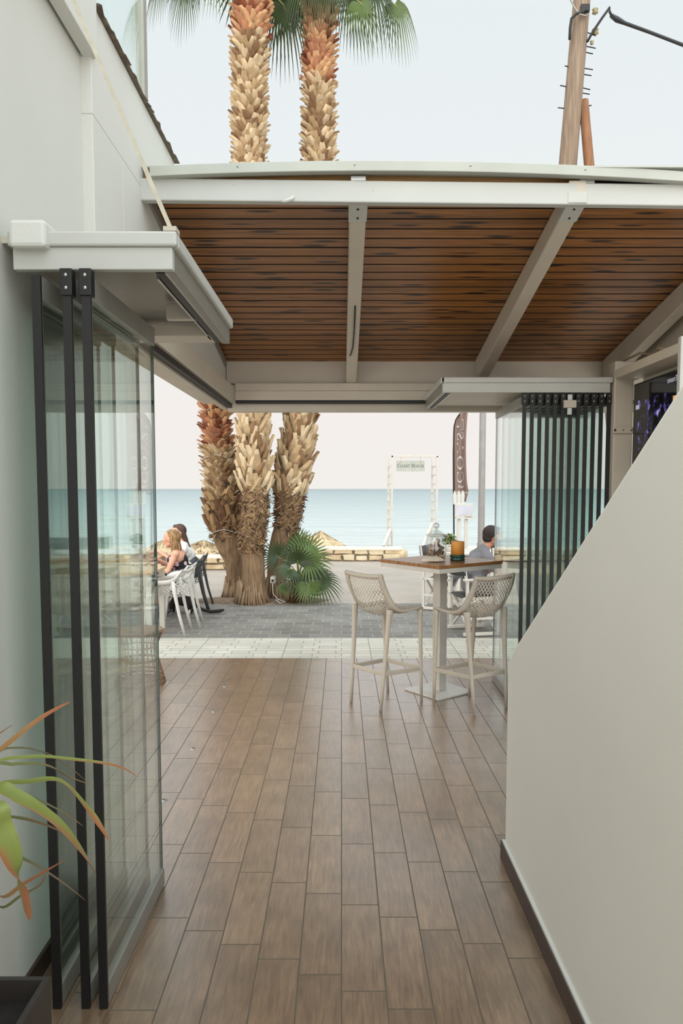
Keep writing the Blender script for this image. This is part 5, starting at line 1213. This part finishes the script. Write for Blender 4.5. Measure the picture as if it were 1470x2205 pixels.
def wood_table(x0, x1, y0, y1, label):
    r = thing('wooden_table', ((x0 + x1) / 2, (y0 + y1) / 2, 0), label, 'table', 'pale wooden dining tables at left')
    n = 6
    for i in range(n):
        a = y0 + (y1 - y0) * i / n; g = MB(); g.box((x0, a + .003, .715), (x1, a + (y1 - y0) / n - .003, .745)); g.build('top_slat', M['pale_wood'], r, bevel=.003)
    for x in (x0 + .05, x1 - .05):
        for y in (y0 + .05, y1 - .05): g = MB(); g.box((x - .03, y - .03, -.012), (x + .03, y + .03, .714)); g.build('leg', M['white_wood'], r)
    return r
wood_table(-3.0, -2.14, 8.35, 9.05, 'pale wooden table at left, nearer one, edge just behind the glass')
wood_table(-3.35, -2.52, 9.55, 10.75, 'pale wooden table where the two women sit')
wood_table(1.92, 2.7, 8.35, 9.1, 'pale wooden table in front of the man in grey, behind the glass stack')

# ---------------------------------------------------------------- shell armchairs
def armchair(loc, rz, label, m, nm='armchair'):
    r = thing(nm, loc, label, 'armchair', 'perforated plastic armchairs', rz)
    C = [(-.215, .755), (-.222, .67), (-.218, .57), (-.20, .47), (-.12, .425), (.0, .425), (.12, .44), (.20, .445), (.235, .43)]
    E = [(.20, -.215, .77), (.235, -.19, .73), (.265, -.145, .68), (.28, -.08, .655), (.282, .02, .645), (.278, .10, .635), (.27, .17, .60), (.25, .215, .52), (.225, .235, .44)]
    S = shell_fn(C, E); shell_parts(r, S, m, 20, 28, thick=.008, rim=.12, rims=.06, solid=.018)
    for s_ in (-1, 1):
        g = MB(); g.tube([(s_ * .262, -.13, .64), (s_ * .262, -.15, .50), (s_ * .262, -.20, .25), (s_ * .265, -.27, 0)], [.022, .022, .018, .015], 12); g.build('leg', m, r, world=False, smooth=True)
        g = MB(); g.tube([(s_ * .255, .16, .60), (s_ * .265, .175, .45), (s_ * .265, .20, .22), (s_ * .265, .225, 0)], [.024, .022, .018, .015], 12); g.build('leg', m, r, world=False, smooth=True)
    return r
armchair((-2.02, 8.72, -.012), R(82), 'white perforated armchair nearest the glass, legs on the grey paving', M['white_pl'])
armchair((-2.07, 9.22, -.012), R(86), 'white perforated armchair directly behind the nearest white one', M['white_pl'])
armchair((-2.09, 9.90, -.012), R(90), 'charcoal perforated armchair in which the blonde woman sits', M['grey_pl'])
armchair((-2.16, 10.62, -.012), R(92), 'charcoal armchair of the woman farther back', M['grey_pl'])

# ---------------------------------------------------------------- people
skin_f = mat('warm_skin', (222, 164, 136), .55, var=.05, scale=8); skin_m = mat('tanned_skin', (196, 140, 112), .55, var=.05, scale=8)
def hand(g, wrist, d, palm_n, curl, side):
    """palm, four unequal bent fingers and a thumb leaving the side of the palm"""
    d = Vector(d).normalized(); n_ = Vector(palm_n); n_ = (n_ - d * n_.dot(d)).normalized(); s = d.cross(n_) * side; w_ = Vector(wrist)
    for k in (-1, 0, 1): g.capsule(w_ + s * k * .014, w_ + d * .085 + s * k * .022, .015, .0125, 8)
    for k, L in zip((-1.5, -.5, .5, 1.5), (.068, .080, .076, .060)):
        b = w_ + d * .085 + s * k * .019; a = curl; q = b; dd = d
        for seg, r0, r1 in ((.42, .0095, .009), (.32, .009, .0085), (.26, .0085, .0075)):
            dd = (d * math.cos(a) + n_ * math.sin(a)).normalized(); q2 = q + dd * L * seg; g.capsule(q, q2, r0, r1, 8); q = q2; a += curl * .8
    b = w_ + d * .03 - s * .03; t1 = b + (d * .6 - s * .75 + n_ * .25).normalized() * .036; g.capsule(b, t1, .012, .010, 8); g.capsule(t1, t1 + (d * .85 - s * .25 + n_ * .45).normalized() * .03, .010, .008, 8)
def head(g, c, f, up, r=.094, fem=True):
    """c centre of the skull, f the way the face looks"""
    c = Vector(c); f = Vector(f).normalized(); up = Vector(up); up = (up - f * up.dot(f)).normalized(); s = f.cross(up)
    P = lambda a, b, k: c + f * a + up * b + s * k
    g.sphere(P(-.008, .022, 0), r, 18, 12, (1, 1, 1))
    g.capsule(P(.028, .03, 0), P(.022, -.055, 0), .078, .058, 14)
    g.capsule(P(.045, -.078, -.012), P(.045, -.078, .012), .036 if fem else .042, .036 if fem else .042, 12)   # chin
    g.capsule(P(-.0, -.055, -.04), P(.04, -.08, -.02), .034, .03, 10); g.capsule(P(-.0, -.055, .04), P(.04, -.08, .02), .034, .03, 10)
    g.capsule(P(.094, .018, 0), P(.112, -.026, 0), .010, .0145, 10); g.capsule(P(.104, -.03, -.012), P(.104, -.03, .012), .010, .010, 8)   # nose
    g.capsule(P(.085, .032, -.035), P(.088, .034, -.012), .012, .012, 8); g.capsule(P(.085, .032, .035), P(.088, .034, .012), .012, .012, 8)  # brow
    g.capsule(P(.070, -.012, -.042), P(.075, -.02, -.03), .022, .018, 8); g.capsule(P(.070, -.012, .042), P(.075, -.02, .03), .022, .018, 8)  # cheeks
    g.capsule(P(.090, -.052, -.018), P(.090, -.052, .018), .0085, .0085, 8); g.capsule(P(.087, -.064, -.014), P(.087, -.064, .014), .009, .009, 8)   # lips
    for k in (-1, 1): g.capsule(P(-.005, .012, k * .088), P(-.012, -.028, k * .084), .017, .012, 8)     # ears
    return P
def person(name, loc, rz, label, J, skin, clothes, fem=True, hair=None, beard=None):
    r = thing(name, loc, label, 'person', None, rz); J = {k: Vector(v) for k, v in J.items()}; g = MB()
    P = head(g, J['head'], J['look'], J.get('up', V(0, 0, 1)), fem=fem)
    k = .92 if fem else 1.0
    g.capsule(J['neck'], J['head'] + V(0, -.01, -.05), .052 * k, .05 * k); g.capsule(J['chest'], J['neck'], .11 * k, .062 * k)
    g.capsule(J['shl'], J['shr'], .062 * k, .062 * k); g.capsule(J['belly'], J['chest'], .118 * k, .13 * k); g.capsule(J['chest'] + (J['shl'] - J['chest']) * .45, J['chest'] + (J['shr'] - J['chest']) * .45, .098 * k, .098 * k)
    g.capsule(J['pelvis'], J['belly'], .13 * k, .118 * k); g.capsule(J['hpl'], J['hpr'], .105 * k, .105 * k)
    for a in 'lr':
        g.capsule(J['sh' + a], J['el' + a], .052 * k, .039 * k); g.capsule(J['el' + a], J['wr' + a], .039 * k, .026 * k)
        d = (J['wr' + a] - J['el' + a]).normalized(); hand(g, J['wr' + a], J.get('hd' + a, d), J.get('hn' + a, V(0, 0, -1)), J.get('curl' + a, V(.35, 0, 0)).x, 1 if a == 'l' else -1)
        g.capsule(J['hp' + a], J['kn' + a], .088 * k, .058 * k); g.capsule(J['kn' + a], J['an' + a], .056 * k, .036 * k); t_ = J.get('toe' + a, J['an' + a] + V(0, .17, -.05)); g.capsule(J['an' + a] + V(0, -.04, -.04), t_, .036, .03); g.capsule(J['an' + a], J['an' + a] + V(0, -.04, -.04), .036, .036)
    g.build('body', skin, r, world=False, smooth=True, remesh=.0065, smooth_it=3)
    for nm, m, fn in clothes:
        h = MB(); fn(h, J, k); h.build(nm, m, r, world=False, smooth=True, remesh=.009, smooth_it=2)
    for a in (-1, 1):
        h = MB(); h.sphere(P(.087, .014, a * .030), .0115, 10, 8); e = h.build('eye', mat('eye_white', (232, 228, 222), .3), r, world=False, smooth=True)
        h = MB(); h.sphere(P(.0945, .014, a * .030), .0066, 8, 6); h.build('iris', mat('eye_dark', (40, 30, 26), .3), e, world=False, smooth=True)
    lips = mat('rose_lips', (178, 100, 92), .5) if fem else mat('muted_lips', (150, 100, 88), .5); browm = mat('dark_brows', (74, 50, 38), .8)
    h = MB(); h.capsule(P(.0945, -.052, -.016), P(.0945, -.052, .016), .006, .006, 8); h.capsule(P(.0915, -.062, -.012), P(.0915, -.062, .012), .0065, .0065, 8); h.build('lips', lips, r, world=False, smooth=True, remesh=.003)
    for a in (-1, 1):
        h = MB(); h.capsule(P(.098, .036, a * .014), P(.086, .040, a * .046), .005, .004, 8); h.build('eyebrow', browm, r, world=False, smooth=True)
    if hair: h = MB(); m = hair(h, P); h.build('hair', m, r, world=False, smooth=True, remesh=.008, smooth_it=1)
    if beard: h = MB(); m = beard(h, P); h.build('beard', m, r, world=False, smooth=True, remesh=.007, smooth_it=1)
    return r
def shirt(h, J, k, sl=.55):
    h.capsule(J['shl'], J['shr'], .076 * k, .076 * k); h.capsule(J['chest'], J['neck'] + V(0, -.005, -.012), .124 * k, .078 * k)
    for a in 'lr': h.capsule(J['sh' + a], J['neck'] + V(0, -.01, -.01), .07 * k, .066 * k)
    h.capsule(J['belly'], J['chest'], .134 * k, .145 * k); h.capsule(J['pelvis'], J['belly'], .142 * k, .134 * k); h.capsule(J['hpl'] + V(0, 0, .05), J['hpr'] + V(0, 0, .05), .105 * k, .105 * k)
    h.capsule(J['chest'] + (J['shl'] - J['chest']) * .45, J['chest'] + (J['shr'] - J['chest']) * .45, .112 * k, .112 * k)
    for a in 'lr': h.capsule(J['sh' + a], J['sh' + a].lerp(J['el' + a], sl), .068 * k, .062 * k)
def shorts(h, J, k):
    h.capsule(J['hpl'], J['hpr'], .118, .118); h.capsule(J['pelvis'], J['pelvis'] + V(0, 0, .08), .14, .13)
    for a in 'lr': h.capsule(J['hp' + a], J['hp' + a].lerp(J['kn' + a], .85), .104, .085)
def shoes(h, J, k):
    for a in 'lr': t_ = J.get('toe' + a, J['an' + a] + V(0, .17, -.05)); h.capsule(J['an' + a] + V(0, -.045, -.035), t_, .046, .038)
# the man: back three-quarter to the viewer, looking right
man = dict(head=(.0, .21, 1.125), look=(-.12, 1, -.10), neck=(0, .11, .975), chest=(0, .05, .80), belly=(0, .0, .66), pelvis=(0, -.02, .56), shl=(-.185, .08, .885), shr=(.185, .08, .885), hpl=(-.10, .0, .54), hpr=(.10, .0, .54),
           ell=(-.27, .22, .66), elr=(.27, .24, .68), wrl=(-.19, .45, .775), wrr=(.17, .46, .79), knl=(-.16, .43, .53), knr=(.16, .43, .53), anl=(-.17, .43, .085), anr=(.17, .43, .085), hdl=(.4, .8, .0), hdr=(-.4, .8, 0), hnl=(0, 0, -1), hnr=(0, 0, -1))
def man_hair(h, P):
    h.sphere(P(-.018, .036, 0), .099, 18, 12); h.capsule(P(.05, .095, -.03), P(.05, .095, .03), .030, .030); h.capsule(P(-.06, -.02, 0), P(-.05, .05, 0), .058, .07); h.capsule(P(-.055, -.03, -.03), P(-.055, -.03, .03), .042, .042)
    return mat('dark_brown_hair', (48, 34, 28), .75, var=.15, scale=60)
def man_beard(h, P):
    h.capsule(P(.058, -.092, -.02), P(.058, -.092, .02), .037, .037)
    for k in (-1, 1): h.capsule(P(.03, -.05, k * .062), P(.05, -.09, k * .03), .022, .028); h.capsule(P(.012, .0, k * .080), P(.03, -.05, k * .066), .010, .018); h.capsule(P(.094, -.040, k * .016), P(.086, -.062, k * .028), .007, .010)
    return mat('black_beard', (36, 26, 24), .85, var=.1, scale=60)
grey_t = mat('grey_tshirt_cloth', (122, 119, 122), .9, var=.06, scale=5, bump=.15, bscale=80)
person('person', (1.57, 8.72, 0), R(-78), 'bearded person in a grey t-shirt, sitting with back half turned, right of the tall table', man, skin_m,
       [('tshirt', grey_t, lambda h, J, k: shirt(h, J, k)), ('shorts', mat('dark_grey_shorts', (92, 88, 88), .9), shorts), ('shoes', M['white_pl'], shoes)], fem=False, hair=man_hair, beard=man_beard)
# blonde woman, in profile facing left
wom = dict(head=(0, .13, 1.015), look=(.22, 1, .02), neck=(0, .07, .885), chest=(0, .035, .735), belly=(0, .01, .61), pelvis=(0, -.03, .535), shl=(-.158, .05, .825), shr=(.158, .05, .825), hpl=(-.09, .0, .52), hpr=(.09, .0, .52),
           ell=(-.235, .13, .605), elr=(.23, .22, .63), wrl=(-.16, .345, .70), wrr=(.10, .42, .775), knl=(-.13, .40, .50), knr=(.11, .40, .51), anl=(-.11, .22, .10), anr=(.06, .28, .10), hdl=(.5, .85, .1), hdr=(-.2, .9, .2), hnl=(0, .2, -1), hnr=(0, 0, -1))
def long_hair(m, side_l=True):
    def f(h, P):
        h.sphere(P(-.032, .036, 0), .099, 18, 12); h.capsule(P(.035, .095, -.02), P(.02, .10, .02), .026, .034)
        rnd = random.Random(2)
        for i in range(26):
            a = -1.02 + 2.04 * i / 25; s_ = math.sin(a); c_ = -math.cos(a)
            w = rnd.uniform(.018, .026); p0 = P(.0 + c_ * .085, .02, s_ * .092); p1 = P(-.03 + c_ * .075 + rnd.uniform(-.01, .01), -.12, s_ * .10); p2 = P(-.05 + c_ * .075 + rnd.uniform(-.02, .02), -.26, s_ * .105 + rnd.uniform(-.015, .015)); p3 = P(-.055 + c_ * .055 + rnd.uniform(-.02, .02), -.36 - rnd.uniform(0, .06), s_ * .085)
            h.capsule(p0, p1, w, w * 1.05, 8); h.capsule(p1, p2, w * 1.05, w, 8); h.capsule(p2, p3, w, w * .45, 8)
        return m
    return f
blond = mat('blonde_ombre_hair', (176, 134, 84), .6, var=.25, scale=16, stretch=(3, 3, .6), rgb2=(86, 60, 40)); brunet = mat('brunette_hair', (92, 62, 46), .6, var=.2, scale=18, stretch=(3, 3, .6), rgb2=(58, 38, 30))
floral = mat('floral_dress_cloth', (30, 24, 30), .85); t = floral.node_tree; bs = t.nodes['Principled BSDF']; vo = N(t, 'ShaderNodeTexVoronoi'); vo.inputs['Scale'].default_value = 13; co = N(t, 'ShaderNodeTexCoord'); t.links.new(co.outputs['Object'], vo.inputs['Vector'])
rp = N(t, 'ShaderNodeValToRGB'); el = rp.color_ramp.elements; el[0].position = .28; el[0].color = (*lin((228, 190, 194)), 1); el[1].position = .40; el[1].color = (*lin((30, 24, 30)), 1); t.links.new(vo.outputs['Distance'], rp.inputs[0]); t.links.new(rp.outputs[0], bs.inputs['Base Color'])
def dress(h, J, k):
    h.capsule(J['belly'], J['chest'] + V(0, 0, -.01), .128 * k, .138 * k); h.capsule(J['pelvis'], J['belly'], .14 * k, .128 * k); h.capsule(J['hpl'], J['hpr'], .116 * k, .116 * k); h.capsule(J['chest'] + V(-.06, .05, -.01), J['chest'] + V(.06, .05, -.01), .10, .10)
    for a in 'lr': h.capsule(J['hp' + a], J['kn' + a].lerp(J['hp' + a], .05), .102, .078); h.capsule(J['chest'] + V(.07 if a == 'r' else -.07, .04, .05), J['neck'].lerp(J['sh' + a], .5) + V(0, 0, .045), .03, .022)
    h.capsule(J['hpl'] + V(.09, .2, -.03), J['knl'] + V(.12, -.03, -.06), .09, .07)
person('person', (-2.14, 9.90, 0), R(90), 'blonde person in a dark floral dress sitting in profile at the left table', wom, skin_f, [('dress', floral, dress), ('sandals', M['navy'], shoes)], hair=long_hair(blond))
wom2 = {k: Vector(v) + (V(0, 0, .0) if k != 'look' else V(0, 0, 0)) for k, v in wom.items()}
wom2.update(head=V(0, .15, 1.05), look=V(-.55, 1, -.15), neck=V(0, .07, .91), ell=V(-.25, .16, .66), wrl=V(-.10, .40, .80), hdl=V(.3, .9, -.1), hnl=V(0, 0, -1))
person('person', (-2.19, 10.62, 0), R(92), 'brunette person in a white top, sitting behind the blonde one', wom2, skin_f, [('top', mat('white_cotton_top', (226, 222, 216), .9), lambda h, J, k: shirt(h, J, k, .3)), ('trousers', M['grey_pl'], shorts), ('sandals', M['navy'], shoes)], hair=long_hair(brunet))

# ---------------------------------------------------------------- cat under the chairs, tableware, wicker stool
cz = -.012
r = thing('cat', (-2.18, 10.05, cz), 'black cat with white paws and its tail stretched out under the chairs', 'cat')
blackfur = mat('black_fur', (38, 32, 30), .9, var=.2, scale=40); whitefur = mat('white_fur', (224, 218, 208), .9)
g = MB(); B = V(-2.18, 10.05, cz)
def cp(p, q, a, b): g.capsule(B + Vector(p), B + Vector(q), a, b, 12)
cp((.14, .0, .15), (-.06, -.02, .20), .078, .072); cp((-.06, -.02, .20), (-.13, -.04, .24), .068, .056); cp((-.13, -.04, .24), (-.17, -.06, .30), .05, .046)
cp((-.185, -.075, .325), (-.20, -.085, .325), .052, .046); cp((-.215, -.105, .310), (-.225, -.115, .308), .024, .020)
for s_ in (-1, 1): cp((-.175 + .018 * s_, -.08 - .02 * s_, .36), (-.17 + .026 * s_, -.078 - .026 * s_, .395), .018, .005)
for s_ in (-1, 1):
    cp((-.10, -.04 + .045 * s_, .19), (-.13, -.05 + .045 * s_, .10), .036, .022); cp((-.13, -.05 + .045 * s_, .10), (-.135, -.05 + .045 * s_, .03), .022, .017)
    cp((.13, .05 * s_, .14), (.09, .065 * s_, .10), .062, .04); cp((.09, .065 * s_, .10), (.155, .065 * s_, .065), .03, .02); cp((.155, .065 * s_, .065), (.13, .065 * s_, .02), .02, .017)
cp((.19, 0, .13), (.27, -.02, .06), .026, .024); cp((.27, -.02, .06), (.40, -.06, .035), .024, .024); cp((.40, -.06, .035), (.52, -.07, .045), .024, .026); cp((.52, -.07, .045), (.58, -.07, .06), .026, .016)
g.build('body', blackfur, r, smooth=True, remesh=.008, smooth_it=2)
for x, y in ((-.145, -.095), (-.145, -.005), (.12, .065), (.12, -.065)):
    g = MB(); g.capsule(B + V(x + .01, y, .065), B + V(x, y, .02), .020, .021, 10); g.capsule(B + V(x, y, .018), B + V(x - .03, y, .016), .020, .017, 10); g.build('paw', whitefur, r, smooth=True, remesh=.006)
g = MB(); g.sphere(B + V(-.12, -.07, .20), .045, 12, 8, (.8, .8, 1.1)); g.build('white_bib', whitefur, r, smooth=True)
r = thing('plate', (-2.78, 10.05, .745), 'white plate with bread on the women\'s table', 'plate')
g = MB(); g.lathe([(.05, 0), (.08, .004), (.125, .016), (.122, .019), (.08, .008), (.01, .006)], 28, c=(-2.78, 10.05, .746)); g.build('dish', M['white_pl'], r, smooth=True)
g = MB(); g.sphere((-2.80, 10.03, .775), .05, 12, 8, (1, .7, .5)); g.sphere((-2.75, 10.08, .77), .04, 12, 8, (1, .7, .5)); g.build('bread', mat('bread_crust', (198, 146, 92), .8, var=.15, scale=20), r, smooth=True, remesh=.006)
r = thing('box', (-2.66, 9.78, .745), 'small dark and wooden box on the table before the blonde woman', 'box')
g = MB(); g.box((-2.76, 9.72, .746), (-2.56, 9.86, .80)); g.build('wooden_body', M['table_wood'], r, bevel=.004)
g = MB(); g.box((-2.765, 9.715, .80), (-2.555, 9.865, .815)); g.build('dark_lid', M['black'], r, bevel=.003)

WX, WY = -1.76, 6.40
r = thing('wicker_stool', (WX, WY, 0), 'wicker stool base flaring to the floor, just behind the left glass', 'stool')
wick = mat('brown_wicker', (150, 118, 90), .75, var=.15, scale=20)
rad = lambda z: .215 - .085 * math.sin(math.pi * min(z / .44, 1) * .5) + (max(0, z - .30) * .45)
for i in range(22):
    a = 2 * math.pi * i / 22; g = MB(); g.tube([(WX + rad(z) * math.cos(a), WY + rad(z) * math.sin(a), z) for z in [.44 * k / 8 for k in range(9)]], .006, 6); g.build('upright_cane', wick, r, smooth=True)
for z in (.012, .05, .09, .20, .21, .32, .43):
    g = MB(); g.tube([(WX + rad(z) * math.cos(a), WY + rad(z) * math.sin(a), z) for a in [2 * math.pi * i / 32 for i in range(32)]], .008, 6, closed=True); g.build('hoop', wick, r, smooth=True)
g = MB(); g.lathe([(.02, .44), (.20, .44), (.21, .455), (.20, .47), (.02, .472)], 28, c=(WX, WY, 0)); g.build('seat', wick, r)
